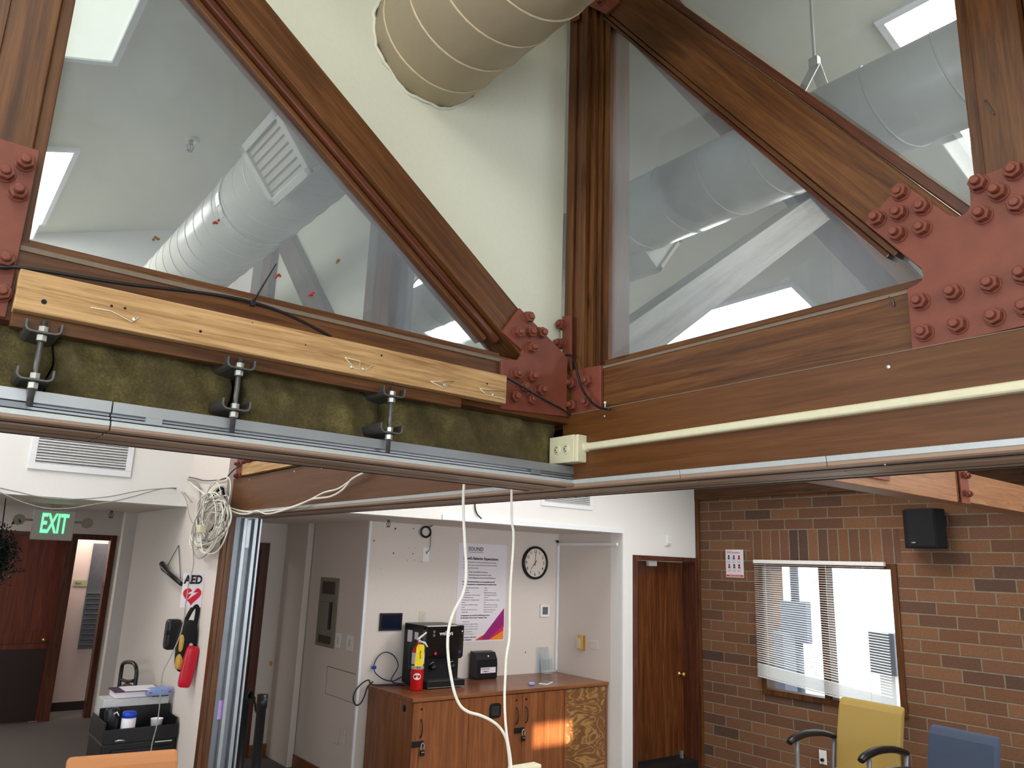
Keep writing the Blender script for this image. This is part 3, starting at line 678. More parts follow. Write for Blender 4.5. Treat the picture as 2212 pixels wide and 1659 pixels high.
batt(-1.495, -1.105, 'green-brown insulation batt between the left and middle rod hangers', .3)
batt(-1.07, -.69, 'green-brown insulation batt between the middle and right rod hangers', .2)
batt(-.685, -.035, 'long green-brown insulation batt between the right rod hanger and the corner', .2)
c = MB(); c.box(-.10, .01, -.028, -.004, 2.215, 2.33); tag(c.build('insulation_scrap', M['insul'], None, .008), 'small torn strip of yellowish insulation beside the ivory outlet box', 'insulation')
struct('trim_6', MB().box(-.20, -.145, -5.5, -.0, 2.2, 2.40), M['darkslot'])
def hanger(y, lab):
    H = thing('track_hanger', lab, 'hanger', (.04, y, 2.3), 'rod hangers of the left track')
    def chan(z, nm):
        w, h, t = .034, .026, .0045; pr = [(-w, h), (-w, 0)]+[(-w+.008*(1-math.cos(a)), .008*(1-math.sin(a))) for a in (0.3, .8, 1.3)]
        out = [(-w, h), (-w, .010), (-w+.004, .003), (-w+.011, 0), (w-.011, 0), (w-.004, .003), (w, .010), (w, h)]
        inn = [(w-t, h), (w-t, .012), (w-t-.003, t+.002), (w-t-.008, t), (-w+t+.008, t), (-w+t+.003, t+.002), (-w+t, .012), (-w+t, h)]
        MB().prism([(y+a, z+b) for a, b in out+inn], 0, -.10, .088).build(nm, M['steel'], H, .0008, 1)
    chan(2.362, 'upper_channel'); chan(2.262, 'lower_channel')
    MB().cyl((.072, y, 2.392), (.072, y, 2.212), .0062, 14).build('threaded_rod', M['steel'], H)
    for z in (2.3665, 2.348, 2.267, 2.247):
        r = .0105; MB().prism([(.072+r*math.cos(k*math.pi/3), y+r*math.sin(k*math.pi/3)) for k in range(6)], 2, z, z+.013).build('nut', M['zinc'], H, .0008, 1)
for px, lab in ((92, 'threaded rod hanger with two steel channels, leftmost of the three'), (518, 'threaded rod hanger with two steel channels, middle one of the three'), (847, 'threaded rod hanger with two steel channels, nearest the corner')):
    hanger(at(px, {92: 720, 518: 795, 847: 862}[px], 0, .075).y, lab)
# ================================================================== right fascia board, outlet box and conduit
FB = thing('fascia_board', 'long veneered brown board along the right beam, carrying the cream conduit', 'board', (0, -.012, 2.31))
MB().box(0, 4.8, -.022, -.0155, 2.204, 2.420).build('board', M['fasciaX'], FB, .0015)
MB().box(.0, 4.8, -.0215, -.0155, 2.4202, 2.4225).build('board_top_edge', M['dust'], FB)
def screwhead(x, y, r, par, yy=-.0225):
    c = at(x, y, 1, yy); s = MB(); s.lathe([(r, 0), (r*.95, -.0015), (r*.6, -.003), (0, -.0033)], tuple(c), 1, 18); s.build('screw', M['zinc'], par)
screwhead(1306, 899, .0042, FB); screwhead(1919, 793, .0055, FB); screwhead(1912, 1004, .002, FB)
FB2 = thing('fascia_board', 'plain veneered brown board over the far opening, with white cords looped across it', 'board', (-1.6, -.012, 2.31))
MB().box(-3.255, -.17, -.022, -.0155, 2.204, 2.420).build('board', M['fasciaX'], FB2, .0015)
for x, y in ((539, 1036), (636, 1018), (695, 1012)): screwhead(x, y, .006, FB2)
PB2 = thing('pine_board', 'short-looking pine board above the far fascia, by the red bolted plate', 'board', (-2, -.02, 2.47))
mb = MB((Vector((-3.02, -.014, 2.462)), XP, ZP, -YP)); mb.box(0, 2.6, -.036, .036, .001, .038); mb.build('board', M['pineX'], PB2, .002)
OB = thing('outlet_box', 'ivory surface outlet box with two sockets at the corner of the brown board', 'outlet', (.065, -.045, 2.31))
b0, b1 = at(1224, 955, 1, -.07), at(1278, 998, 1, -.07)
bx0, bx1 = -.012, .118; bz0, bz1 = 2.255, 2.342
MB().box(bx0+.002, bx1, -.062, -.023, bz0, bz1).build('box', M['ivory'], OB, .003)
MB().box(bx0, bx1-.012, -.068, -.062, bz0, bz1).build('cover_plate', M['ivory'], OB, .002)
for cx in (.028, .072):
    c = Vector((cx, -.0685, (bz0+bz1)/2))
    s = MB(); s.lathe([(.0, -.001), (.0155, -.001), (.0165, .0005)], tuple(c), 1, 24); rec = s.build('socket_face', M['ivory'], OB)
    d = MB()
    for (dx, dz, w, h) in ((-.003, .0075, .0012, .0035), (-.003, -.0075, .0012, .0030)): d.box(cx+dx-.0035, cx+dx+.0035, -.0700, -.0692, c.z+dz-w, c.z+dz+w)
    d.cyl((cx-.009, -.0692, c.z), (cx-.009, -.0700, c.z), .0024, 10); dd = d.build('slots', M['ink'], OB)
CN = thing('conduit', 'cream flat surface conduit running right from the outlet box along the board', 'conduit', (1.5, -.03, 2.3))
MB().prism([(-.022, 2.292), (-.036, 2.293), (-.040, 2.297), (-.040, 2.311), (-.036, 2.315), (-.022, 2.316)], 0, .122, 4.8).build('raceway', M['ivory'], CN, .001, 1)
MB().prism([(-.022, 2.289), (-.038, 2.290), (-.043, 2.296), (-.043, 2.312), (-.038, 2.318), (-.022, 2.319)], 0, .112, .128).build('connector', M['ivory'], CN, .001, 1)
# small nail and clip over the board corner
NL = MB(); c = at(1307, 884, 1, -.02); NL.cyl(c, c+Vector((0, 0, .018)), .0016, 8); NL.cyl(c+Vector((0, 0, .018)), c+Vector((0, 0, .024)), .004, 10); tag(NL.build('cable_nail', M['whitepl']), 'tiny white-headed nail clip standing on the brown board near the corner', 'nail')
for l, lab in (([(1411, 640), (1432, 655)], None),):
    pass
wire('bent_nail', pxw([(1920, 641), (1929, 650), (1931, 662)], 1, -.004), .0016, M['steel'], 'bent nail in the right beam just left of the big red plate', 'nail', sub=3)
wire('bent_nail', pxw([(2128, 216), (2143, 240), (2147, 246)], 1, -.004), .0016, M['steel'], 'bent nail sticking out of the right post above the big red plate', 'nail', sub=3)
# ================================================================== cables on the beams
wire('black_cable', pxw([(-60, 574), (0, 577), (45, 578), (150, 594), (240, 609), (300, 617), (380, 626), (430, 632)], 0, .060)+pxw([(490, 641), (545, 653), (600, 671), (650, 693), (715, 727)], 0, .064), .0042, M['black'], 'black cable running along the left beam behind the pine board', 'cable')
wire('black_cable', pxw([(1010, 801), (1050, 806), (1085, 812), (1130, 836), (1180, 866), (1215, 885), (1232, 897)], 0, .075), .0038, M['black'], 'black cable crossing the red corner plate down to the board edge', 'cable')
wire('black_cable', pxw([(1221, 767), (1232, 768), (1242, 782), (1248, 808), (1257, 838), (1272, 862), (1292, 879), (1318, 885)], 1, -.05), .0042, M['black'], 'black cable looping over the small red plate right of the corner', 'cable')
ZT = thing('cable_tie', 'black cable tie with its tail sticking up across the left pane', 'cable tie', tuple(at(546, 655, 0, .07)))
c = at(546, 655, 0, .068); MB().box(c.x-.006, c.x+.006, c.y-.006, c.y+.006, c.z-.008, c.z+.008).build('tie_head', M['black'], ZT, .002)
MB().tube([at(547, 652, 0, .07), at(572, 610, 0, .075), at(597, 570, 0, .078)], [.0026, .0024, .0013], 6).build('tie_tail', M['black'], ZT)
# resin beads glued to the left pane
for x, y, mt, lab in ((337, 514, 'olivebead', 'amber'), (467, 479, 'orangebead', 'orange'), (601, 595, 'orangebead', 'orange'), (673, 635, 'redvinyl', 'dark red'), (730, 564, 'olivebead', 'amber')):
    c = at(x, y, 0, -.026); mb = MB(); r = random.Random(x)
    for k in range(4):
        d = Vector((0, (k-1.5)*.0035*(1 if x % 2 else .5), (r.random()-.5)*.008+(k-1.5)*.002)); mb.lathe([(0, .0035), (.0028, .002), (.0035, 0), (.0028, -.002), (0, -.0035)], tuple(c+d), 0, 10)
    lb = {337: 'small amber insect-like resin dab on the left pane, leftmost', 467: 'small orange insect-like dab on the left pane in front of the duct', 601: 'small orange insect-like dab on the left pane by the cable tie tip', 673: 'small dark red insect-like dab low on the left pane', 730: 'small amber insect-like dab on the left pane, rightmost'}[x]
    tag(mb.build('glass_dab', M[mt]), lb, 'dab', 'dabs stuck on the left pane')
# ================================================================== white cords hanging from the track
P1 = pxw([(1003, 1036), (1001, 1070), (1001, 1110), (1003, 1150), (1005, 1190), (1007, 1220), (1005, 1262), (996, 1292), (982, 1318), (971, 1350), (967, 1385), (969, 1425), (975, 1465), (983, 1500), (995, 1525), (1012, 1538), (1036, 1545), (1060, 1556), (1080, 1572), (1093, 1595), (1098, 1620), (1101, 1650), (1102, 1700)], 0, -.20)
wire('extension_cord', P1, .0046, M['cord'], 'thick white cord hanging from the track and curving right to the power strip', 'cord', sub=5, n=8)
P2 = pxw([(1105, 1048), (1105, 1090), (1106, 1130), (1109, 1150), (1108, 1190), (1105, 1230), (1102, 1280), (1101, 1330), (1100, 1380), (1094, 1415), (1092, 1450), (1090, 1500), (1091, 1545), (1095, 1590), (1103, 1640), (1106, 1700)], 0, -.175)
wire('extension_cord', P2, .0040, M['cord'], 'straight white cord hanging from the track right of the poster', 'cord', sub=5, n=8)
c = at(1115, 1664, 0, -.19)
PS = thing('power_strip', 'end of an ivory power strip at the bottom edge below the white cords', 'power strip', tuple(c))
MB().box(c.x-.02, c.x+.02, c.y-.02, c.y+.09, c.z-.02, c.z+.012).build('strip_body', M['ivory'], PS, .004)
# white cords looped on the far fascia
wire('network_cable', pxw([(452, 1060), (470, 1078), (490, 1092), (510, 1101), (540, 1106), (560, 1106), (590, 1103), (620, 1098), (650, 1088), (675, 1077), (700, 1064), (730, 1056), (755, 1040), (775, 1027), (796, 1014)], 1, -.05), .0052, M['cord'], 'upper white cord draped across the far brown board', 'cord', group='white cords draped over the far board')
wire('network_cable', pxw([(470, 1076), (492, 1098), (515, 1109), (535, 1110), (555, 1104), (575, 1110), (600, 1106), (640, 1093), (672, 1079), (690, 1076), (715, 1072), (740, 1058), (760, 1035), (785, 1021)], 1, -.07), .0052, M['cord'], 'lower white cord draped across the far brown board', 'cord', group='white cords draped over the far board')
# ================================================================== left background: soffit wall, corridor
def vent(name_lab, fx, y0, y1, z0, z1, n, fr_=.04, horiz=True):
    V = thing('wall_vent', name_lab, 'vent', (fx, (y0+y1)/2, z0))
    f = MB()
    for a, b, c, d in ((y0, y1, z0, z0+fr_), (y0, y1, z1-fr_, z1), (y0, y0+fr_, z0+fr_, z1-fr_), (y1-fr_, y1, z0+fr_, z1-fr_)): f.box(fx, fx+.012, a, b, c, d)
    f.build('vent_frame', M['whitetrim'], V, .003)
    MB().box(fx+.0005, fx+.002, y0+fr_, y1-fr_, z0+fr_, z1-fr_).build('vent_back', M['darkslot'], V)
    h = (z1-z0-2*fr_)/n; l = MB()
    for k in range(n):
        z = z0+fr_+k*h; l.add([(fx+.012, y0+fr_, z), (fx+.012, y1-fr_, z), (fx+.002, y1-fr_, z+h*.85), (fx+.002, y0+fr_, z+h*.85)], [(0, 1, 2, 3)])
    o = l.build('vent_louvres', M['greypl'], V); md = o.modifiers.new('t', 'SOLIDIFY'); md.thickness = .0015
p0, p1 = at(58, 1012, 0, XA), at(281, 1032, 0, XA)
vent('white slatted air vent on the wall above the exit sign', XA, p0.y, p1.y, p0.z, p0.z+.46, 20)
p0, p1 = at(1168, 1092, 0, XB), at(1279, 1102, 0, XB)
vent('white slatted air vent high on the wall above the clock', XB, p0.y, p1.y, p0.z, p0.z+.30, 13)
# exit sign
xs = -5.0; S = thing('exit_sign', 'grey exit sign with glowing green letters under the left soffit', 'sign', (xs, -.78, 2.0))
a, b = at(75, 1100, 0, xs), at(156, 1170, 0, xs)
y0, y1, z0, z1 = -.915, -.635, 1.995, 2.222
MB().box(xs-.05, xs, y0, y1, z0, z1).build('sign_housing', M['saltgrey'], S, .006)
MB().box(xs-.035, xs-.015, -.80, -.75, z1, 2.268).build('mount', M['panelgrey'], S)
t = text('sign_letters', 'EXIT', .205, (xs+.002, -.866, 2.052), YP, ZP, M['green'], S, .003, .004, sx=.44)
for s, yy in ((-1, y0-.09), (1, y1+.09)):
    c = Vector((xs-.03, yy, 2.14)); L = MB((c, Vector((.9, 0, -.43)).normalized(), YP, Vector((.9, 0, -.43)).normalized().cross(YP)))
    L.lathe([(.015, -.04), (.042, .0), (.044, .015)], (0, 0, 0), 0, 8); L.build('lamp_head', M['panelgrey'], S, .003)
    MB().cyl((xs-.03, yy-s*.04, 2.14), (xs-.03, (y0 if s < 0 else y1), 2.14), .008, 8).build('lamp_arm', M['panelgrey'], S)
# corridor doors
def doorframe(par, fx, y0, y1, z1, w, mat='jambZ', dpt=.03, left=True):
    f = MB()
    if left: f.box(fx-.1, fx+dpt, y0, y0+w, 0, z1)
    f.box(fx-.1, fx+dpt, y1-w, y1, 0, z1); f.box(fx-.1, fx+dpt, y0+w, y1-w, z1-w, z1)
    return f
D1 = doorframe(None, -8.88, -.86, -.04, 2.12, .05); d1 = struct('door_1', D1, M['jambZ'], .004)
mb = MB(); mb.box(-8.90, -8.86, -.812, -.088, .01, 2.075); o = mb.build('door_leaf', M['darkdoor'], d1, .003)
mb = MB(); mb.box(-8.86, -8.852, -.78, -.12, .02, .80); mb.build('kick_panel', plain('dark_kick_plate', srgb(40, 22, 13), .5), d1, .002)
mb = MB(); mb.box(-8.86, -8.852, -.78, -.12, .86, .99); mb.build('lock_rail', M['darkdoor'], d1, .002)
c = at(104, 1383, 0, -8.80); mb = MB(); mb.lathe([(0, .05), (.02, .045), (.028, .03), (.02, .012), (.012, .005), (.03, -.02), (.03, -.04)], (-8.83, -.17, .90), 0, 16); mb.build('door_knob', M['brass'], d1)
c = at(32, 1232, 0, -8.85); text('room_number', '126', .075, (-8.857, c.y, c.z-.02), YP, ZP, M['darkslot'], d1)
D2 = doorframe(None, -8.88, -.04, .45, 2.12, .065); struct('door_2', D2, M['jambZ'], .004)
c = at(173, 1259, 0, -9.44); pl = thing('room_plate', 'small pale green room plate on the pink corridor wall', 'sign', tuple(c))
MB().box(-9.449, -9.44, c.y-.075, c.y+.075, c.z-.045, c.z+.035).build('plate', plain('pale_green_card', srgb(176, 180, 140), .5), pl, .002)
text('plate_text', 'Exit', .045, (-9.4385, c.y-.055, c.z-.02), YP, ZP, M['greyink'], pl)
# slatted brochure rack beyond the doorway
a, b = at(207, 1178, 0, -9.40), at(176, 1403, 0, -9.40)
R_ = thing('brochure_rack', 'grey slatted wall rack seen through the lit doorway beside the exit sign', 'rack', (-9.4, .2, b.z))
ry0 = at(196, 1230, 0, -9.38).y; f = MB(); f.box(-9.447, -9.43, ry0, ry0+.5, b.z, 2.02); f.build('rack_back', M['alud'], R_)
for k in range(11):
    z = b.z+.04+k*.062; MB().prism([(-9.43, z), (-9.37, z+.02), (-9.37, z+.028), (-9.43, z+.008)], 1, ry0+.01, ry0+.5).build('rack_shelf', M['alu'], R_)
area_light('corridor_fill', (-9.16, .1, 2.38), (0, 0, 0), .3, 1.2, 9, (1, .9, .84))  # unseen fill lamp added to brighten the corridor wall
area_light('corridor_fill', (-7.3, -1.6, 2.40), (0, 0, 0), .6, .6, 22, (1, .95, .9))  # second unseen fill, added for the corridor door
# foliage at the left edge
c = at(2, 1205, 0, -4.6); PL = thing('hanging_plant', 'dark leafy plant hanging at the left edge beside the exit sign', 'plant', tuple(c))
mb = MB(); rr = random.Random(3)
for k in range(1500):
    d = Vector((rr.gauss(0, .05), rr.gauss(0, .045), rr.gauss(0, .085))); d.y -= .02; p = c+d
    u = Vector((rr.gauss(0, 1), rr.gauss(0, 1), rr.gauss(0, 1))).normalized(); w = u.orthogonal().normalized(); L = .022+rr.random()*.02
    mb.add([p, p+u*L*.5+w*L*.22, p+u*L, p+u*L*.5-w*L*.22], [(0, 1, 2, 3)])
lf = mb.build('foliage', M['leaf'], PL); lf['kind'] = 'stuff'
MB().tube([c+Vector((0, -.02, .1)), c+Vector((0, -.04, .5)), c+Vector((0, -.05, 1.0))], .004, 6).build('hanging_cord', M['black'], PL)
# ================================================================== things on the white side wall
YS = -.058
AX = -3.49
A_ = thing('aed_sign', 'white AED sign with red heart and lightning bolt on the white wall', 'sign', (AX, YS-.1, 1.6))
AX = -3.49
TLp, BRp = at(398, 1239, 0, AX), at(437, 1312, 0, AX)
ay0, ay1, az0, az1 = TLp.y, -.0595, BRp.z, TLp.z+.002; AW = ay1-ay0; print('AED', AW, az1-az0)
MB().box(AX-.006, AX, ay0, ay1, az0, az1).build('sign_panel', M['paper'], A_, .001)
MB().box(AX-.15, AX-.006, ay1-.006, ay1-.002, az0+.02, az1-.02).build('sign_flange', M['whitepl'], A_)
text('sign_letters', 'AED', AW*.56, (AX+.0015, ay0+AW*.05, az1-AW*.48), YP, ZP, M['ink'], A_, .001, AW*.022, sx=.80)
hs = AW/.150; hx, hz = (ay0+ay1)/2, az0+.085*hs; hp = []
for k in range(48):
    t_ = 2*math.pi*k/48; hp.append((hx+hs*.0041*16*math.sin(t_)**3, hz+hs*.0044*(13*math.cos(t_)-5*math.cos(2*t_)-2*math.cos(3*t_)-math.cos(4*t_))))
MB().prism(hp, 0, AX+.0002, AX+.0012).build('heart_mark', M['redink'], A_)
bo = [(.032, .052), (-.036, .006), (-.004, .008), (-.030, -.036), (.040, .018), (.006, .016)]
MB().prism([(hx+a*hs, hz+b*hs+.004) for a, b in bo], 0, AX+.0013, AX+.0020).build('bolt_mark', M['paper'], A_)
# bags below the sign: black case, black bag with strap, red pouch
def blob(mb, c, rx, ry, rz, p=2.6, n=18, tilt=None, mi=0):
    vs = []; fs = []
    sp = lambda v, e: math.copysign(abs(v)**e, v)
    e = 2/p
    for i in range(n+1):
        a = -math.pi/2+math.pi*i/n
        for j in range(2*n):
            b = 2*math.pi*j/(2*n); v = Vector((rx*sp(math.cos(a), e)*sp(math.cos(b), e), ry*sp(math.cos(a), e)*sp(math.sin(b), e), rz*sp(math.sin(a), e)))
            if tilt: v = tilt @ v
            vs.append(Vector(c)+v)
    for i in range(n):
        for j in range(2*n): fs.append((i*2*n+j, i*2*n+(j+1) % (2*n), (i+1)*2*n+(j+1) % (2*n), (i+1)*2*n+j))
    mb.add(vs, fs, mi, True)
c = at(372, 1370, 1, -.11); G1 = thing('aed_case', 'black hard case on the wall left of the hanging bag', 'case', tuple(c))
mb = MB(); blob(mb, c, .05, .045, .10, 6); mb.build('case_body', M['black'], G1)
MB().box(c.x+.03, c.x+.052, c.y-.055, c.y-.03, c.z-.0, c.z+.03).build('latch', M['black'], G1, .003)
c = at(402, 1395, 1, -.12); G2 = thing('shoulder_bag', 'black bag with yellow patch hanging by its strap under the AED sign', 'bag', tuple(c))
mb = MB(); blob(mb, c, .055, .058, .16, 3.2, tilt=Matrix.Rotation(-.0, 3, 'X')); mb.build('bag_body', M['blackmatt'], G2)
wire('strap', [c+Vector((.0, -.03, .13)), c+Vector((.0, -.0, .21)), c+Vector((.0, .03, .25)), c+Vector((.0, .045, .22)), c+Vector((0, .04, .12))], .014, M['blackmatt'], parent=G2)
mb = MB(); blob(mb, c+Vector((.022, -.030, .02)), .03, .025, .06, 4); mb.build('yellow_patch', M['tan'], G2)
mb = MB(); blob(mb, c+Vector((.022, -.035, -.09)), .03, .022, .05, 4); mb.build('yellow_patch', M['tan'], G2)
mb = MB(); mb.cyl(c+Vector((.055, .012, .01)), c+Vector((.06, .012, .01)), .012, 10); mb.build('buckle', M['zinc'], G2)
rp = pxw([(392, 1408), (418, 1399), (420, 1445), (414, 1463), (391, 1482), (389, 1470)], 1, -.13)
P_ = thing('red_pouch', 'shiny red vinyl pouch hanging below the black bag', 'pouch', tuple(rp[2]))
mb = MB(); q_ = at(407, 1440, 0, -3.42); T_ = Matrix.Rotation(-.12, 3, 'X'); blob(mb, q_, .02, .040, .125, 6, tilt=T_); mb.build('pouch_body', M['redvinyl'], P_)
# hook, black holder and the coil of white cables
HK = thing('wall_hook', 'dark hanging bracket on two thin cords left of the AED sign', 'bracket', tuple(at(387, 1182, 1, -.07)))
for l in ([(386, 1178), (362, 1222)], [(386, 1178), (390, 1250)]): MB().tube(pxw(l, 1, -.07), .003, 6).build('cord', M['steel'], HK)
MB().tube(pxw([(350, 1218), (354, 1227), (362, 1236), (392, 1262)], 1, -.10), [.022, .024, .016, .014], 8).build('arm', M['black'], HK)
CC = thing('cable_coil', 'big untidy coil of white cables hanging on the wall by the jamb', 'cable', tuple(at(455, 1130, 1, -.1)))
rr = random.Random(11)
for k in range(26):
    cxx = 455+rr.gauss(0, 4); cyy = 1132+rr.gauss(0, 10); A = 21+rr.gauss(0, 6); B = 58+rr.gauss(0, 13); th = rr.gauss(.26, .16); pts = []
    ph = rr.random()*6.28
    for j in range(22):
        t_ = 2*math.pi*j/22; ex = A*math.cos(t_)*(1+.10*math.sin(3*t_+ph)); ey = B*math.sin(t_)*(1+.06*math.sin(2*t_+ph))
        pts.append(at(cxx+ex*math.cos(th)-ey*math.sin(th), cyy+ex*math.sin(th)+ey*math.cos(th), 1, -.09-.04*rr.random()*0-.002*k))
    MB().tube(catmull(pts+[pts[0]], 2), (.0036 if k % 4 else .005), 6).build('cable_loop', M['cord'] if k % 3 else M['greycord'], CC)
MB().tube(pxw([(450, 1090), (470, 1060), (481, 1052), (484, 1080), (476, 1105), (463, 1135), (452, 1150)], 1, -.085), .010, 6).build('black_strap', M['blackmatt'], CC)
c = at(438, 1143, 1, -.17); MB().box(c.x-.04, c.x+.04, c.y-.03, c.y+.01, c.z-.025, c.z+.025).build('adapter', M['ivory'], CC, .004)
wire('grey_cable', pxw([(405, 1050), (404, 1032), (420, 1033), (440, 1038), (470, 1037), (487, 1033), (504, 1016), (520, 1004), (535, 990)], 1, -.075), .004, M['black'], 'dark cable stretched from the wall hook to the red plate', 'cable')
wire('grey_cable', pxw([(404, 1036), (418, 1040), (430, 1052), (432, 1080), (428, 1110), (430, 1140), (426, 1165)], 1, -.08), .006, M['greycord'], 'grey cable bundle dropping from the wall hook into the coil', 'cable')
wire('white_cable', pxw([(408, 1040), (430, 1058), (455, 1078), (480, 1092)], 1, -.10), .005, M['cord'], 'white cable sagging from the wall hook across the coil', 'cable')
wire('grey_cable', pxw([(-20, 1046), (0, 1054), (40, 1063), (80, 1072), (130, 1078), (190, 1077), (240, 1072), (290, 1062), (330, 1057), (370, 1055)], 0, XA+.02)+pxw([(395, 1062), (415, 1085)], 1, -.10), .0035, M['greycord'], 'upper thin cable strung across the soffit edge by the exit sign', 'cable')
wire('grey_cable', pxw([(-20, 1054), (10, 1068), (50, 1085), (100, 1098), (150, 1098), (200, 1090), (250, 1082), (290, 1072), (340, 1058), (372, 1054)], 0, XA+.05)+pxw([(388, 1058), (402, 1080), (408, 1110), (418, 1135)], 1, -.12), .0035, M['greycord'], 'lower thin cable sagging in front of the soffit above the exit sign', 'cable')
wire('grey_cable', pxw([(418, 1140), (417, 1180), (418, 1220), (408, 1260), (402, 1300), (398, 1335), (388, 1375), (368, 1420), (353, 1450), (348, 1480), (344, 1530), (338, 1570), (328, 1610), (318, 1680)], 0, -3.42), .0035, M['greycord'], 'long thin pair of cables dangling over the AED sign and bags', 'cable')
# ================================================================== black organiser against the side wall
xo = -3.62; OG = thing('storage_cart', 'black desk organiser cart with open tray top, bottom left', 'cart', (xo-.2, -.3, 0))
oy0, oy1 = -.505, -.075
MB().box(xo-.42, xo, oy0, oy1, .03, .78).build('cart_body', M['black'], OG, .015)
f = MB(); f.box(xo-.012, xo+.004, oy0, oy1, .775, .86); f.box(xo-.215, xo-.205, oy0, oy1, .775, .955); f.box(xo-.42, xo-.41, oy0, oy1, .775, .86); f.box(xo-.41, xo-.012, oy0, oy0+.01, .775, .90); f.box(xo-.41, xo-.012, oy1-.01, oy1, .775, .90); f.build('tray_rim', M['black'], OG, .004)
MB().box(xo+.004, xo+.016, oy0+.05, oy1-.02, .56, .74).build('drawer_front', M['black'], OG, .006)
c = at(256, 1601, 0, xo+.02); MB().tube([c+Vector((0, -.02, 0)), c+Vector((.012, 0, .006)), c+Vector((.0, .035, 0))], .006, 6).build('drawer_handle', M['zinc'], OG)
MB().box(xo+.016, xo+.02, oy1-.13, oy1-.03, .765, .772).build('trim_line', M['greypl'], OG)
bx = thing('document_box', 'pale grey box lying at the back of the black cart', 'box', (xo-.3, -.27, .86)); MB().box(xo-.40, xo-.225, oy0+.02, oy1-.012, .782, 1.0).build('box_body', M['greypl'], bx, .004)
B1 = thing('ring_binder', 'white ring binder lying on the grey box, with a printed sheet on top', 'binder', (xo-.3, -.26, 1.0))
MB().box(xo-.41, xo-.23, -.42, -.16, 1.002, 1.04).build('binder_block', M['paper'], B1, .003)
MB().box(xo-.42, xo-.21, -.43, -.14, 1.04, 1.046).build('binder_cover', M['purple'], B1, .002)
MB().box(xo-.39, xo-.20, -.37, -.16, 1.047, 1.052).build('paper_sheet', M['paper'], B1)
for k in range(3): MB().tube([(xo-.30+.02*math.cos(t_/8*math.pi*2)+.03*k, -.13, 1.07+.02*math.sin(t_/8*math.pi*2)) for t_ in range(8)], .0015, 5, closed=True).build('ring', M['zinc'], B1)
B2 = MB(); B2.box(xo-.33, xo-.20, -.20, -.10, 1.002, 1.018); tag(B2.build('ring_binder', M['black'], None, .003), 'thin black binder lying beside the white binder on the grey box', 'binder')
FO = thing('file_pouch', 'pale blue pouch with a red band on the right of the grey box', 'pouch', (xo-.24, -.13, 1.0)); mb = MB(); blob(mb, (xo-.225, -.155, 1.031), .03, .085, .028, 4); mb.build('pouch_body', M['bluecloth'], FO)
MB().box(xo-.202, xo-.196, -.225, -.085, 1.024, 1.034).build('red_band', M['redink'], FO, .002)
c = at(240, 1545, 0, xo-.08); CM = thing('cup', 'black travel mug standing at the left of the cart tray', 'mug', (xo-.09, -.465, .79))
MB().lathe([(.034, 0), (.042, .01), (.044, .15), (.04, .165), (.03, .172), (0, .173)], (xo-.09, -.455, .80), 2, 24).build('mug_body', M['black'], CM)
MB().tube([(xo-.05, -.455+.0, .94), (xo-.035, -.44, .955), (xo-.04, -.425, .93)], .004, 6).build('mug_loop', M['whitepl'], CM)
WT = thing('wipes_tub', 'white wipes canister with a blue lid in the black tray', 'canister', (xo-.06, -.37, .79))
MB().lathe([(.039, 0), (.042, .004), (.042, .125), (.039, .13), (0, .13)], (xo-.06, -.36, .785), 2, 28).build('tub_body', M['paper'], WT)
MB().lathe([(.044, .13), (.044, .150), (.036, .163), (0, .166)], (xo-.06, -.36, .785), 2, 28).build('tub_lid', M['bluepl'], WT)
c = at(339, 1560, 0, xo-.06); PC = thing('paper_cup', 'white paper cup with a green print in the black tray', 'cup', (xo-.07, c.y, .79))
MB().lathe([(.027, 0), (.037, .09), (.039, .092), (.035, .09), (.026, .004), (0, .004)], (xo-.07, c.y, .80), 2, 28).build('cup_wall', M['paper'], PC)
MB().lathe([(.0288, .015), (.0325, .045), (.0328, .045), (.0291, .015)], (xo-.07, c.y, .8003), 2, 28).build('print_band', plain('green_print', srgb(170, 190, 60), .5), PC)
HT = thing('hand_truck', 'black tubular trolley handle standing behind the cart in the corner', 'trolley', (-4.6, -.14, 0))
def hx_(l, y): return pxw(l, 1, y)
wire('frame_tube', hx_([(252, 1520), (258, 1480), (262, 1450), (266, 1434), (277, 1430), (290, 1434), (295, 1450), (292, 1480), (288, 1520)], -.20), .014, M['black'], parent=HT, n=10)
a_ = at(252, 1520, 1, -.20); b_ = at(288, 1520, 1, -.20)
for p_ in (a_, b_): MB().cyl(p_, (p_.x, p_.y, .0), .014, 10).build('frame_leg', M['black'], HT)
wire('cross_bar', hx_([(262, 1468), (275, 1472), (290, 1470)], -.20), .012, M['black'], parent=HT, n=8)
wire('cross_bar', hx_([(258, 1490), (272, 1480), (289, 1486)], -.20), .014, M['black'], parent=HT, n=8)
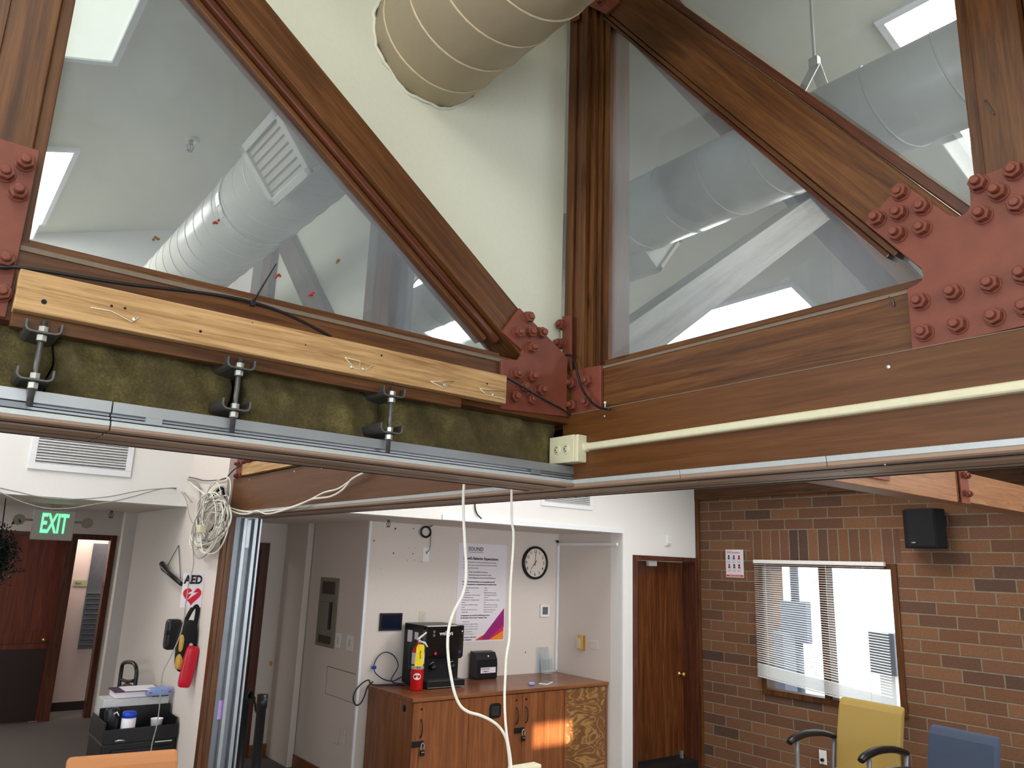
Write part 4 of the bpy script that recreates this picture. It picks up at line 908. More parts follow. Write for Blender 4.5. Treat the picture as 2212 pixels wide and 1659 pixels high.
# ================================================================== chairs
def chair(name_lab, fabric, loc, ang, w=.50, top=1.0, group=None, arms=True):
    """local frame: the sitter looks along +X"""
    Cc = thing('waiting_chair', name_lab, 'chair', loc, group); Cc.rotation_euler = (0, 0, ang)
    h = w/2
    def bd(mb, nm, mt, bev=0, seg=2):
        fr_ = mb.frame; mb.frame = None; o = MB.build(mb, nm, mt, None, bev, seg); o.parent = Cc; return o
    mb = MB(); vs = []; n = 12
    # upholstered back, slightly reclined and curved
    prof = []
    for i in range(n+1):
        t_ = i/n; z = .42+t_*(top-.42); x = -.24-.10*t_+.015*math.sin(t_*math.pi); prof.append((x, z))
    out = [(x+.035, z) for x, z in prof]; out[-1] = (out[-1][0]-.02, out[-1][1]); 
    inn = [(x-.03, z) for x, z in prof][::-1]
    mb.prism(out+inn, 1, -h, h); bd(mb, 'backrest', M[fabric], .022, 4)
    mb = MB(); mb.box(-.24, .26, -h, h, .40, .49); bd(mb, 'seat', M[fabric], .025, 4)
    if arms:
        for s in (-1, 1):
            y = s*(h+.035)
            a = catmull([(-.27, y, .70), (-.12, y, .735), (.07, y, .745), (.22, y, .72), (.27, y, .695)], 5)
            mb = MB(); k = len(a); mb.tube(a, [.020+.006*math.sin(i/(k-1)*math.pi) for i in range(k)], 10)
            for v in mb.v: v.y = y+(v.y-y)*1.35
            bd(mb, 'armrest', M['black'])
            mb = MB(); mb.tube(catmull([(.18, y, .70), (.19, y, .40), (.24, y, .0)], 4), .017, 8); bd(mb, 'front_leg', M['chairgrey'])
            mb = MB(); mb.tube(catmull([(-.27, y, .69), (-.24, y, .40), (-.32, y, .0)], 4), .017, 8); bd(mb, 'rear_leg', M['chairgrey'])
            mb = MB(); mb.box(-.26, .20, y-.012 if s > 0 else y-.012, y+.012, .38, .41); bd(mb, 'side_rail', M['chairgrey'], .003)
    return Cc
yc = chair('mustard yellow upholstered armchair below the blinds', 'yellowfab', (-1.42, 4.12, 0), math.radians(-96), .53, 1.0)
bc = chair('blue upholstered armchair, right of the yellow one', 'bluefab', (-.51, 3.51, 0), math.radians(-98), .44, 1.01)
oc = chair('orange upholstered armchair of which only the top edge shows, bottom left', 'orangefab', (-2.20, -.68, 0), math.radians(-8), .50, .955, arms=True)
# ================================================================== far room: door, sensor, brick-wall things
D3 = MB()
D3.box(XB-.16, XB+.022, 4.035, 4.085, 0, 2.075); D3.box(XB-.16, XB+.022, 4.97, 5.03, 0, 2.075); D3.box(XB-.16, XB+.022, 4.085, 4.97, 2.03, 2.075)
d3 = struct('door_3', D3, M['jambZ'], .004)
MB().box(XB-.20, XB-.161, 4.06, 4.99, .10, 2.027).build('door_leaf', M['doorwood'], d3, .002)
MB().box(XB-.160, XB-.158, 4.09, 4.965, .10, .13).build('kick_plate', M['darkslot'], d3)
MB().lathe([(.028, -.02), (.028, -.012), (.011, -.008), (.011, .02), (.024, .028), (.028, .042), (.020, .054), (0, .057)], (XB-.14, 4.905, .90), 0, 20).build('door_knob', M['brass'], d3)
MB().box(XB-.155, XB-.12, 4.885, 4.905, .10, .17).build('door_stop', M['zinc'], d3, .003)
MB().box(XB-.155, XB-.11, 4.40, 4.52, 1.975, 2.025).build('door_contact', M['whitepl'], d3, .006)
struct('door_sill', MB().box(XB-.5, XB+.01, 4.04, 5.0, 0, .10), M['darkslot'])
bpy.data.objects['door_sill'].name = 'trim_7'
PR = thing('motion_sensor', 'small white motion sensor on the wall above the wooden door', 'sensor', (XB, 4.54, 2.2))
MB().prism([(XB, 2.175), (XB+.03, 2.185), (XB+.045, 2.21), (XB+.045, 2.285), (XB, 2.29)], 1, 4.505, 4.575).build('sensor_body', M['whitepl'], PR, .006)
MB().box(XB+.044, XB+.047, 4.518, 4.562, 2.235, 2.272).build('sensor_window', M['paper'], PR, .002)
MB().box(XB, XB+.002, 3.66, 3.70, 2.735, 2.765).build('plaster_patch', M['tan'], None, .001)
tag(bpy.data.objects['plaster_patch'], 'small tan patch on the white wall right of the high vent', 'patch')
# loudspeaker
SP = thing('loudspeaker', 'black wedge loudspeaker hung on the brick wall right of the window', 'speaker', (-1.02, 4.9, 2.2))
a, b, c_, d_ = at(1950, 1100, 1, 4.86), at(2051, 1103, 1, 4.93), at(2046, 1186, 1, 4.93), at(1962, 1185, 1, 4.84)
mb = MB(); x0, x1 = -1.255, -.925
mb.prism([(-1.255, 4.93), (-1.165, 4.80), (-.955, 4.83), (-.915, 4.93), (-.95, 5.0), (-1.2, 5.0)], 2, 2.185, 2.50)
mb.build('cabinet', M['speakerblack'], SP, .008)
MB().prism([(-1.155, 4.797), (-.962, 4.824), (-.962, 4.829), (-1.155, 4.802)], 2, 2.20, 2.488).build('grille', M['speakerblack'], SP, .002)
MB().box(-1.135, -1.105, 4.794, 4.799, 2.222, 2.230).build('badge', M['zinc'], SP)
# paper notice on the brick wall
NS = thing('paper_notice', 'small white notice with six pictures and a red foot band on the brick wall', 'poster', (-3.03, YB, 1.9))
a = at(1567, 1187, 1, YB-.006); b = at(1607, 1248, 1, YB-.006); nx0, nx1, nz0, nz1 = a.x, b.x, b.z, a.z
MB().box(nx0, nx1, YB-.006, YB-.004, nz0, nz1).build('sheet', M['paper'], NS)
def N_(u, v): return (nx0+(nx1-nx0)*u, YB-.0075, nz0+(nz1-nz0)*v)
def rect(par, nm, mt, u0, u1, v0, v1): 
    p, q_ = N_(u0, v0), N_(u1, v1); MB().box(p[0], q_[0], YB-.0072, YB-.0062, p[2], q_[2]).build(nm, mt, par)
text('small_lettering', 'All visitors to', .011, N_(.10, .925), XP, ZP, M['ink'], NS, .0004)
text('headline', 'STOP THE SPREAD', .019, N_(.09, .86), XP, ZP, M['redink'], NS, .0004, .0003)
rect(NS, 'foot_band', M['redink'], .03, .97, .03, .09)
text('foot_lettering', 'THANK YOU FOR YOUR HELP', .011, N_(.16, .047), XP, ZP, M['paper'], NS, .0008)
for k, (u_, v_) in enumerate(((.18, .70), (.47, .70), (.76, .70), (.20, .38), (.48, .38), (.76, .38))):
    cx_, _, cz_ = N_(u_, v_); m1 = MB(); m1.lathe([(.0, .0003), (.011, .0003), (.011, 0)], (cx_, YB-.0068, cz_+.016), 1, 14); m1.build('picture_head', M['ink' if k in (0, 4, 5) else 'greyink'], NS)
    m1 = MB(); m1.box(cx_-.013, cx_+.013, YB-.0072, YB-.0062, cz_-.016, cz_+.004); m1.build('picture_body', M['redink' if k in (2, 3, 5) else 'greyink'], NS)
    for j in range(4): rect(NS, 'caption_line', M['greycord'], u_-.10, u_+.10-.03*(j % 2), v_-.11-.025*j, v_-.103-.025*j)
# window, its frame, glass and the venetian blind
FW = MB()
fy0, fy1 = YB-.02, YB+.10
for (a, b, c, d) in ((wx0, wx0+.05, wz0, wz1), (wx1-.05, wx1, wz0, wz1), (wx0+.05, wx1-.05, wz0, wz0+.05), (wx0+.05, wx1-.05, wz1-.05, wz1), (-2.105, -2.03, wz0+.05, wz1-.05)): FW.box(a, b, fy0, fy1, c, d)
w1 = struct('window_1', FW, M['timberZ'], .004)
for a, b in ((wx0+.05, -2.105), (-2.03, wx1-.05)): MB().box(a, b, YB+.05, YB+.056, wz0+.05, wz1-.05).build('window_pane', M['winglass'], w1)
VB = thing('venetian_blind', 'white venetian blind hanging slightly askew over the brick-wall window', 'blind', (-2.05, YB-.05, 2.05))
bx0, bx1 = -2.76, -1.47; zt = 2.035
yb_ = YB-.055
MB().box(bx0, bx1+.01, yb_-.02, yb_+.02, zt-.0, zt+.035).build('head_rail', M['whitepl'], VB, .004)
def zb(x): return .995-.125*(x-bx0)/(bx1-bx0)
NSL = 46; NST = 10
for k in range(NSL+NST):
    def zz(x):
        if k < NSL: 
            return zt-.012-(zt-.012-(zb(x)+.115))*k/NSL
        return zb(x)+.11-.011*(k-NSL)
    z0_, z1_ = zz(bx0), zz(bx1); th = math.radians(12); hw = .0125
    dy, dz = hw*math.cos(th), hw*math.sin(th)
    MB().add([(bx0, yb_-dy, z0_-dz), (bx1, yb_-dy, z1_-dz), (bx1, yb_, z1_+.0015), (bx0, yb_, z0_+.0015), (bx1, yb_+dy, z1_+dz), (bx0, yb_+dy, z0_+dz)], [(0, 1, 2, 3), (3, 2, 4, 5)]).build('slat', M['whitepl'], VB)
mb = MB(); mb.add([(bx0, yb_-.012, zb(bx0)-.008), (bx1, yb_-.012, zb(bx1)-.008), (bx1, yb_+.012, zb(bx1)-.008), (bx0, yb_+.012, zb(bx0)-.008), (bx0, yb_-.012, zb(bx0)), (bx1, yb_-.012, zb(bx1)), (bx1, yb_+.012, zb(bx1)), (bx0, yb_+.012, zb(bx0))], [(0, 1, 2, 3), (4, 5, 6, 7), (0, 1, 5, 4), (3, 2, 6, 7), (0, 3, 7, 4), (1, 2, 6, 5)]); mb.build('bottom_rail', M['whitepl'], VB)
for x in (bx0+.13, -2.0, bx1-.18):
    MB().tube([(x, yb_-.014, zt), (x, yb_-.014, zb(x))], .0012, 5).build('ladder_cord', M['whitepl'], VB)
# outside: neighbouring brick wing, meter cabinets and pale paving in hard daylight
struct('ground', MB().box(-9, 5, 5.3, 14, -.4, -.15), plain('pale_paving', srgb(215, 212, 205), .8))
struct('wall_sun_block', MB().box(5.0, 5.1, 5.31, 14, -.15, 4.6), M['brick'])  # unseen wall added to keep the sun off the building's end
OW = MB(); OW.box(-7.5, -3.9, 6.9, 7.2, -.15, 3.4); o = OW.build('building', M['brick']); tag(o, 'brick wall of the neighbouring wing seen through the left half of the blinds', 'building')
e1 = at(1722, 1340, 1, 6.86)
EB = thing('meter_cabinet', 'tall pale meter cabinet outside on the neighbouring brick wall', 'cabinet', tuple(e1))
MB().box(e1.x-.17, e1.x+.17, 6.78, 6.89, e1.z-.25, e1.z+.22).build('cabinet_body', M['outergrey'], EB, .005)
MB().cyl((e1.x, 6.84, e1.z+.22), (e1.x, 6.84, e1.z+1.1), .05, 16).build('pipe', M['outergrey'], EB)
MB().cyl((e1.x+.02, 6.84, e1.z-.25), (e1.x+.02, 6.84, -.15), .05, 16).build('pipe', M['outergrey'], EB)
e2 = at(1683, 1390, 1, 6.6); EC = thing('utility_cabinet', 'lower grey utility cabinet outside, left of the meter cabinet', 'cabinet', tuple(e2))
MB().box(e2.x-.17, e2.x+.15, 6.45, 6.70, -.15, e2.z+.12).build('cabinet_body', M['outergrey'], EC, .005)
e3 = at(1905, 1412, 1, 8.5); GB = thing('ventilation_box', 'small grey louvred box standing outside beyond the right half of the blinds', 'box', tuple(e3))
MB().box(e3.x-.17, e3.x+.17, 8.5, 8.8, e3.z-.26, e3.z+.26).build('box_body', M['alud'], GB, .01)
g = at(1777, 1636, 1, YB-.01); WO = thing('wall_outlet', 'white wall outlet on the brick between the yellow chair arm and its back', 'outlet', tuple(g))
MB().box(g.x-.035, g.x+.035, YB-.008, YB-.001, g.z-.057, g.z+.057).build('cover_plate', M['whitepl'], WO, .002)
MB().cyl((g.x, YB-.03, g.z-.02), (g.x, YB-.008, g.z-.02), .014, 12).build('plug', M['black'], WO)
MB().box(e3.x-.10, e3.x+.10, 8.6, 8.7, -.15, e3.z-.26).build('box_stand', M['whitepl'], GB)
# ================================================================== credenza
xf, zt_ = -3.673, .88; cy0, cy1 = 1.72, 3.87
CB = thing('credenza', 'long cherry brown cabinet with a plywood end panel under the clock', 'cabinet', (-4.0, 2.8, 0))
MB().box(XPW+.004, xf+.012, cy0-.01, cy1+.01, zt_-.03, zt_).build('cabinet_top', M['cherryY'], CB, .003)
MB().box(XPW+.01, xf-.022, cy0+.001, cy0+.02, 0, zt_-.031).build('side_panel', M['cherryZ'], CB, .002)
MB().box(XPW+.01, xf, cy1-.02, cy1-.001, 0, zt_-.031).build('side_panel', M['cherryZ'], CB, .002)
MB().box(XPW+.01, xf-.024, cy0+.021, cy1-.021, .05, zt_-.031).build('carcass', M['darkslot'], CB)
ys = [cy0+.004, 2.262, 2.835, 3.325]
doors = []
for k in range(3):
    d = MB().box(xf-.02, xf, ys[k]+.002, ys[k+1]-.002, .05, zt_-.036); doors.append(d.build('cabinet_door', M['cherryZ'], CB, .0015))
MB().box(xf-.02, xf+.004, 3.327, 3.348, .03, zt_-.034).build('divider', M['cherryZ'], CB, .002)
MB().box(xf-.02, xf-.004, 3.349, cy1-.022, .05, zt_-.036).build('plywood_panel', M['ply'], CB, .001)
def bow(y, z0, z1, par): MB().tube(catmull([(xf, y, z0), (xf+.022, y, z0+(z1-z0)*.15), (xf+.03, y, (z0+z1)/2), (xf+.022, y, z1-(z1-z0)*.15), (xf, y, z1)], 5), .005, 8).build('handle', M['black'], par)
bow(1.80, .585, .72, doors[0]); bow(2.765, .60, .735, doors[2] if False else doors[1]); bow(2.872, .60, .735, doors[2])
for y, k in ((1.80, 0), (2.765, 1), (2.872, 2)): MB().cyl((xf, y, .795), (xf+.004, y, .795), .009, 14).build('keyhole', M['black'], doors[k])
q_ = at(1069, 1535, 0, xf); mb = MB((Vector((xf, q_.y, q_.z)), YP, ZP, XP)); n_ = 24; pr = []
for k in range(n_):
    t_ = 2*math.pi*k/n_; pr.append((.062*math.copysign(abs(math.cos(t_))**.45, math.cos(t_)), .060*math.copysign(abs(math.sin(t_))**.45, math.sin(t_))))
mb.prism(pr, 2, 0, .008); v_ = mb.build('round_vent', M['black'], doors[1], .002)
for k in range(6): MB((Vector((xf, q_.y, q_.z)), YP, ZP, XP)).box(-.04, .04, -.034+.0125*k, -.029+.0125*k, .008, .011).build('vent_rib', M['steel'], doors[1])
q_ = at(873, 1530, 1, cy0); mb = MB(); mb.lathe([(.0, -.004), (.024, -.004), (.028, 0)], (q_.x, cy0+.001, q_.z), 1, 20); mb.build('grommet', M['black'], CB)
def hasp(y, z, lab, wrap=False):
    H = thing('hasp_lock', lab, 'lock', (xf, y, z))
    m1 = MB(); m1.box(xf+.001, xf+.012, y-.055, y+.05, z-.022, z+.022)
    if wrap: m1.box(xf-.05, xf+.001, y-.055, y-.05, z-.02, z+.02)
    m1.build('hasp_bar', M['black'], H, .003)
    py = y+.035
    MB().tube(catmull([(xf+.02, py-.013, z-.045), (xf+.02, py-.013, z-.01), (xf+.02, py, z+.006), (xf+.02, py+.013, z-.01), (xf+.02, py+.013, z-.045)], 5), .0035, 8).build('shackle', M['zinc'], H)
    MB().box(xf+.012, xf+.028, py-.019, py+.019, z-.088, z-.045).build('padlock_body', M['black'], H, .004)
    MB().box(xf+.0282, xf+.029, py-.013, py+.013, z-.062, z-.056).build('padlock_band', M['zinc'], H)
a = at(895, 1608, 0, xf); hasp(a.y+.03, a.z, 'black hasp with small padlock at the left edge of the cabinet')
a = at(1121, 1580, 0, xf); hasp(a.y, a.z+.01, 'black hasp with small padlock across the middle cabinet doors')
# on the credenza
WC = thing('water_dispenser', 'glossy black countertop water dispenser behind the fire extinguisher', 'dispenser', (-4.1, 2.15, zt_))
wf = -4.06; wy0, wy1 = 1.955, 2.41
p_ = at(895, 1340, 0, wf); wz = at(930, 1352, 0, wf).z; wzt = 1.40
lf_ = at(917, 1478, 0, wf).y; rf_ = at(990, 1478, 0, wf).y
WX = MB(); WX.box(XPW+.03, wf-.03, 2.03, 2.42, zt_+.012, 1.395); WX.build('housing', M['black'], WC, .006)
WX = MB(); WX.prism([(2.03, 1.395), (2.425, 1.395), (2.425, 1.13), (2.40, 1.115), (2.05, 1.115), (2.03, 1.13)], 0, wf-.03, wf+.03); WX.build('front_hood', plain('glossy_black', srgb(14, 14, 17), .08, coat=.6), WC, .006)
WX = MB(); WX.box(wf-.03, wf-.02, 2.05, 2.40, .95, 1.115); WX.build('recess_panel', M['black'], WC)
WX = MB(); WX.box(wf-.03, wf+.07, 2.04, 2.43, zt_+.008, .945); WX.build('drip_tray', M['black'], WC, .004)
MB().box(wf+.0702, wf+.073, 2.05, 2.42, zt_+.010, zt_+.014).build('chrome_line', M['zinc'], WC)
MB().box(wf-.028, wf+.068, 2.06, 2.41, .945, .949).build('tray_grid', M['steel'], WC)
text('logo', 'wellsys', .050, (wf+.0312, 2.165, 1.315), YP, ZP, M['whitepl'], WC, .0008, .0004)
for y in (2.13, 2.33):
    MB().lathe([(.0, .05), (.024, .045), (.028, .03), (.022, -.005), (.012, -.03)], (wf-.012, y, 1.05), 0, 18).build('tap_lever', M['black'], WC)
    MB().tube([(wf+.0, y-.035, 1.065), (wf+.01, y-.02, 1.085), (wf+.01, y+.0, 1.092), (wf+.0, y+.02, 1.085)], .003, 6).build('chrome_arc', M['zinc'], WC)
MB().cyl((wf+.03, 2.135, 1.165), (wf+.032, 2.135, 1.165), .013, 16).build('hot_button', M['redink'], WC); MB().cyl((wf+.03, 2.385, 1.17), (wf+.032, 2.385, 1.17), .013, 16).build('cold_button', M['bluepl'], WC)
for z, mt in ((1.345, 'whiteglow'), (1.325, 'orangered')): MB().cyl((wf+.03, 2.405, z), (wf+.032, 2.405, z), .004, 10).build('indicator', M[mt], WC)
for z in (1.345, 1.315): MB().tube([(wf+.031, 2.11+.009*math.cos(k/9*6.283), z+.009*math.sin(k/9*6.283)) for k in range(9)], .0012, 5, closed=True).build('icon_ring', M['whitepl'], WC)
MB().box(-4.34, -4.26, 2.0285, 2.0295, 1.24, 1.34).build('rating_label', M['paper'], WC); MB().box(-4.22, -4.16, 2.0285, 2.0295, 1.26, 1.33).build('rating_label', M['paper'], WC)
# fire extinguisher
ex = at(899, 1490, 2, zt_+.002); FX = thing('fire_extinguisher', 'red fire extinguisher with yellow inspection tag standing on the cabinet', 'fire extinguisher', tuple(ex))
X0, Y0, Z0 = ex.x-.0, ex.y, zt_+.002
er = .054
MB().lathe([(.0, 0), (er-.006, 0), (er, .006), (er, .30), (er-.006, .325), (er*.55, .352), (.022, .36), (.02, .375), (0, .375)], (X0, Y0, Z0), 2, 40).build('cylinder', M['red'], FX)
MB().lathe([(er+.0006, .168), (er+.0006, .30)], (X0, Y0, Z0), 2, 40).build('white_label', plain('extinguisher_label', srgb(214, 208, 206), .4), FX)
MB().lathe([(er+.001, .196), (er+.003, .198), (er+.003, .206), (er+.001, .208)], (X0, Y0, Z0), 2, 40).build('black_strap', M['black'], FX)
dirc = Vector((CAM.x-X0, CAM.y-Y0, 0)).normalized(); perp = Vector((-dirc.y, dirc.x, 0))
def onc(u_, z, e=.0012): 
    a = u_/er; return Vector((X0, Y0, Z0+z))+dirc*math.cos(a)*(er+e)+perp*math.sin(a)*(er+e)
mb = MB(); vs = [onc(0, .112)]; ring = [onc(.034*math.cos(k/24*6.2832), .112+.027*math.sin(k/24*6.2832)) for k in range(24)]
mb.add([onc(0, .112)]+ring, [(0, k+1, (k+1) % 24+1) for k in range(24)]); mb.build('oval_emblem', M['paper'], FX)
for u_, zz_, mt in ((-.014, .108, 'ink'), (.012, .108, 'redink'), (0, .122, 'redink')):
    mb = MB(); mb.add([onc(u_-.007, zz_-.006, .002), onc(u_+.007, zz_-.006, .002), onc(u_, zz_+.008, .002)], [(0, 1, 2)]); mb.build('emblem_flame', M[mt], FX)
for k, ch in enumerate('ABC'):
    p_ = onc(-.026+.019*k, .176, .002); text('class_letter', ch, .022, p_, perp, ZP, M['ink'], FX, .0006, .0006)
MB().cyl((X0, Y0, Z0+.375), (X0, Y0, Z0+.405), .013, 14).build('valve', M['zinc'], FX)
hv = perp
MB().tube([Vector((X0, Y0, Z0+.40))-hv*.02, Vector((X0, Y0, Z0+.415)), Vector((X0, Y0, Z0+.465))+hv*.06], [.009, .010, .007], 8).build('top_lever', M['whitepl'], FX)
MB().tube([Vector((X0, Y0, Z0+.392)), Vector((X0, Y0, Z0+.378))+hv*.05, Vector((X0, Y0, Z0+.345))+hv*.075], [.008, .009, .006], 8).build('carry_handle', M['whitepl'], FX)
MB().tube(catmull([Vector((X0, Y0, Z0+.395))-hv*.01, Vector((X0, Y0, Z0+.392))-hv*.05, Vector((X0, Y0, Z0+.33))-hv*.078, Vector((X0, Y0, Z0+.22))-hv*.075, Vector((X0, Y0, Z0+.15))-hv*.068], 5), .009, 8).build('hose', M['black'], FX)
f0 = Vector((X0, Y0, Z0))+dirc*.075+perp*.014
fr_ = (f0+ZP*.372, perp, ZP, dirc)
mb = MB(fr_); mb.prism([(-.040, -.175), (.030, -.175), (.036, -.02), (.026, 0), (-.020, 0), (-.032, -.02)], 2, 0, .0012); mb.build('yellow_tag', M['yellow'], FX)
text('tag_lettering', 'YELLOW', .017, f0+ZP*.325+perp*.0-perp*.003+dirc*.002, -ZP, perp, M['ink'], FX, .0005, .0005)
text('tag_lettering', 'MAY', .008, f0+ZP*.352-perp*.018+dirc*.002, perp, ZP, M['greyink'], FX, .0005)
# suggestion box
bx = at(1047, 1462, 2, zt_); SB = thing('suggestion_box', 'black locking suggestion box on the cabinet below the poster', 'box', tuple(bx))
bxf = -4.29; b0, b1 = at(1028, 1462, 0, bxf).y, at(1073, 1462, 0, bxf).y
MB().prism([(XPW+.03, zt_+.002), (bxf-.0, zt_+.002), (bxf, zt_+.175), (bxf-.035, zt_+.235), (XPW+.03, zt_+.245)], 1, b0, b1).build('box_body', M['black'], SB, .004)
MB().box(bxf+.0, bxf+.003, b0+.03, b1, zt_+.01, zt_+.15).build('front_pocket', M['black'], SB, .001)
MB().box(bxf+.0035, bxf+.005, b0+.05, b1-.02, zt_+.055, zt_+.105).build('white_label', M['paper'], SB)
text('label_lettering', 'SUGGESTIONS', .0165, (bxf+.0052, b0+.054, zt_+.086), YP, ZP, M['ink'], SB, .0005, .0004, sx=.9)
text('label_lettering', 'COMMENTS', .0165, (bxf+.0052, b0+.066, zt_+.064), YP, ZP, M['ink'], SB, .0005, .0004, sx=.9)
MB().cyl((bxf-.022, (b0+b1)/2+.02, zt_+.198), (bxf-.008, (b0+b1)/2+.02, zt_+.206), .009, 14).build('key_lock', M['zinc'], SB)
# clear leaflet holder, eraser and phone
lh = at(1178, 1455, 2, zt_); LH = thing('leaflet_holder', 'clear acrylic leaflet holder standing at the right end of the cabinet', 'holder', (lh.x, lh.y, zt_))
hy0, hy1 = lh.y-.075, lh.y+.085; hxx = lh.x
MB().prism([(hxx-.035, zt_+.002), (hxx-.03, zt_+.002), (hxx-.075+.02, zt_+.25), (hxx-.08+.02, zt_+.25)], 1, hy0, hy1).build('back_plate', M['acrylic'], LH)
MB().prism([(hxx+.02, zt_+.03), (hxx+.023, zt_+.03), (hxx+.008, zt_+.14), (hxx+.005, zt_+.14)], 1, hy0+.03, hy1).build('front_pocket', M['acrylic'], LH)
for y in (hy0, hy0+.03, hy1-.003): MB().prism([(hxx-.04, zt_+.002), (hxx+.02, zt_+.002), (hxx+.006, zt_+.14), (hxx-.06, zt_+.25)], 1, y, y+.003).build('side_wall', M['acrylic'], LH)
MB().box(hxx-.035, hxx+.05, hy0+.03, hy1, zt_+.002, zt_+.005).build('foot_plate', M['acrylic'], LH)
ob = at(1148, 1480, 2, zt_); ER = MB(); blob(ER, (ob.x, ob.y, zt_+.014), .022, .032, .013, 3); tag(ER.build('lilac_case', M['lilac']), 'small lilac oval case lying on the cabinet left of the phone', 'case')
bpy.data.objects['lilac_case'].name = 'oval_case'
ph = at(1179, 1477, 2, zt_); PH = thing('mobile_phone', 'white phone lying face up on the cabinet', 'phone', (ph.x, ph.y, zt_))
mb = MB((Vector((ph.x, ph.y, zt_+.001)), Vector((math.cos(.55), math.sin(.55), 0)), Vector((-math.sin(.55), math.cos(.55), 0)), ZP)); mb.box(-.042, .042, -.085, .085, 0, .011); mb.build('phone_body', M['whitepl'], PH, .004)
mb = MB((Vector((ph.x, ph.y, zt_+.0122)), Vector((math.cos(.55), math.sin(.55), 0)), Vector((-math.sin(.55), math.cos(.55), 0)), ZP)); mb.box(-.036, .036, -.064, .064, 0, .0006); mb.build('phone_screen', M['lcd'], PH)
# ================================================================== poster wall
a = at(995, 1174, 0, XPW+.004); b = at(1094, 1384, 0, XPW+.004); py0, py1, pz1, pz0 = a.y-.015, 3.185, 2.128, 1.205
BP = thing('wall_poster', 'tall laminated poster headed behavior expectations with a purple and orange corner', 'poster', (XPW, 2.9, 1.2))
MB().box(XPW+.001, XPW+.004, py0, py1, pz0, pz1).build('poster_sheet', M['paper'], BP)
PW, PHt = py1-py0, pz1-pz0
def PP(u_, v_, e=.0052): return Vector((XPW+e, py0+PW*u_, pz1-PHt*v_))
def PT(nm, s, size, u_, v_, mt='greyink', bold=0, sx=1): text(nm, s, size, PP(u_, v_), YP, ZP, M[mt], BP, .0006, bold, sx=sx)
PT('logo_lettering', 'SOUND', .052, .185, .075, 'ink', .0006)
for k in range(8):
    t_ = k/8*6.283; MB().prism([((py0+PW*.13)+.006*math.cos(t_), (pz1-PHt*.058)+.006*math.sin(t_)), ((py0+PW*.13)+.018*math.cos(t_-.1), (pz1-PHt*.058)+.018*math.sin(t_-.1)), ((py0+PW*.13)+.018*math.cos(t_+.1), (pz1-PHt*.058)+.018*math.sin(t_+.1))], 0, XPW+.0045, XPW+.0052).build('sun_mark', M['orangeink'], BP)
PT('small_lettering', 'Comprehensive Healthcare', .0165, .19, .095, 'greyink')
PT('headline', "Sound's Behavior Expectations", .0365, .10, .168, 'ink', .0011, sx=.93)
L1 = ['With our commitment to creating and maintaining an environment', 'that is safe for everyone, Clients, staff and guests share responsibility', 'for being safe with each other.']
for k, s in enumerate(L1): PT('body_line', s, .0150, .10, .200+.030*k, 'greyink', .0001, sx=.98)
for k, s in enumerate(['Follow Team Member instructions', 'Supervise any guests you bring to campus', 'Avoid bullying, harassment and small disturbances']): PT('body_line', s, .0175, .22, .302+.0295*k, 'greyink', .0003, sx=.92)
for k, s in enumerate(['Further, the following behaviors are unacceptable and will', 'result in consequences, as determined by the treatment team.']): PT('bold_line', s, .0178, .095, .402+.026*k, 'ink', .0006, sx=.93)
cA = ['Name calling, threatening comments', 'or harassment', 'Bringing weapons', 'Threatening behavior, gestures or acting', 'in an intimidating manner,', 'throwing objects or damaging property', 'Fighting', 'Unwanted use, exhibition of physical', 'contact', 'Possession of drugs, alcohol, or any', 'unlawful drugs']
cB = ['Yelling', 'Stealing', 'Bullying and abusive language', 'Using or being under influence', 'of alcohol', 'Violating confidentiality or recording', 'others', 'Disrespectful, angry, threatening', 'Staying in restrooms or common', 'Asking, using or distributing', 'substances on campus']
for k, s in enumerate(cA): PT('body_line', s, .0135, .105, .462+.0245*k, 'greyink', 0, sx=.95)
for k, s in enumerate(cB): PT('body_line', s, .0135, .545, .462+.0245*k, 'greyink', 0, sx=.95)
for k, s in enumerate(['Consequences may include the following and are at', 'the discretion of your Sound Treatment Team']): PT('bold_line', s, .0178, .095, .742+.0235*k, 'ink', .0006, sx=.93)
for k, s in enumerate(['Verbal warning', 'No allowed on campus for 24 hours', 'No allowed on campus for a week', 'Reassessment of all services offered', 'Services at another site', 'Discharge from treatment']): PT('body_line', s, .0135, .135, .802+.025*k, 'greyink', 0, sx=.95)
PT('bold_line', 'Illegal behavior will result', .0215, .10, .960, 'ink', .0003, sx=.85); PT('bold_line', 'in police response.', .0215, .10, .985, 'ink', .0003, sx=.85)
def PG(pts, mt, e): MB().prism([(py0+PW*u_, pz1-PHt*v_) for u_, v_ in pts], 0, XPW+e-.0004, XPW+e).build('corner_graphic', M[mt], BP)
PG([(.975, .665), (.985, .86), (.70, .985), (.40, .985), (.58, .93)], 'magenta', .0056)
PG([(.40, .985), (.52, .985), (.60, .925)], 'orangered', .0060); PG([(.975, .83), (.975, .93), (.70, .985), (.66, .985), (.93, .86)], 'pinkink', .0060); PG([(.975, .895), (.975, .985), (.68, .985)], 'orangeink', .0064)
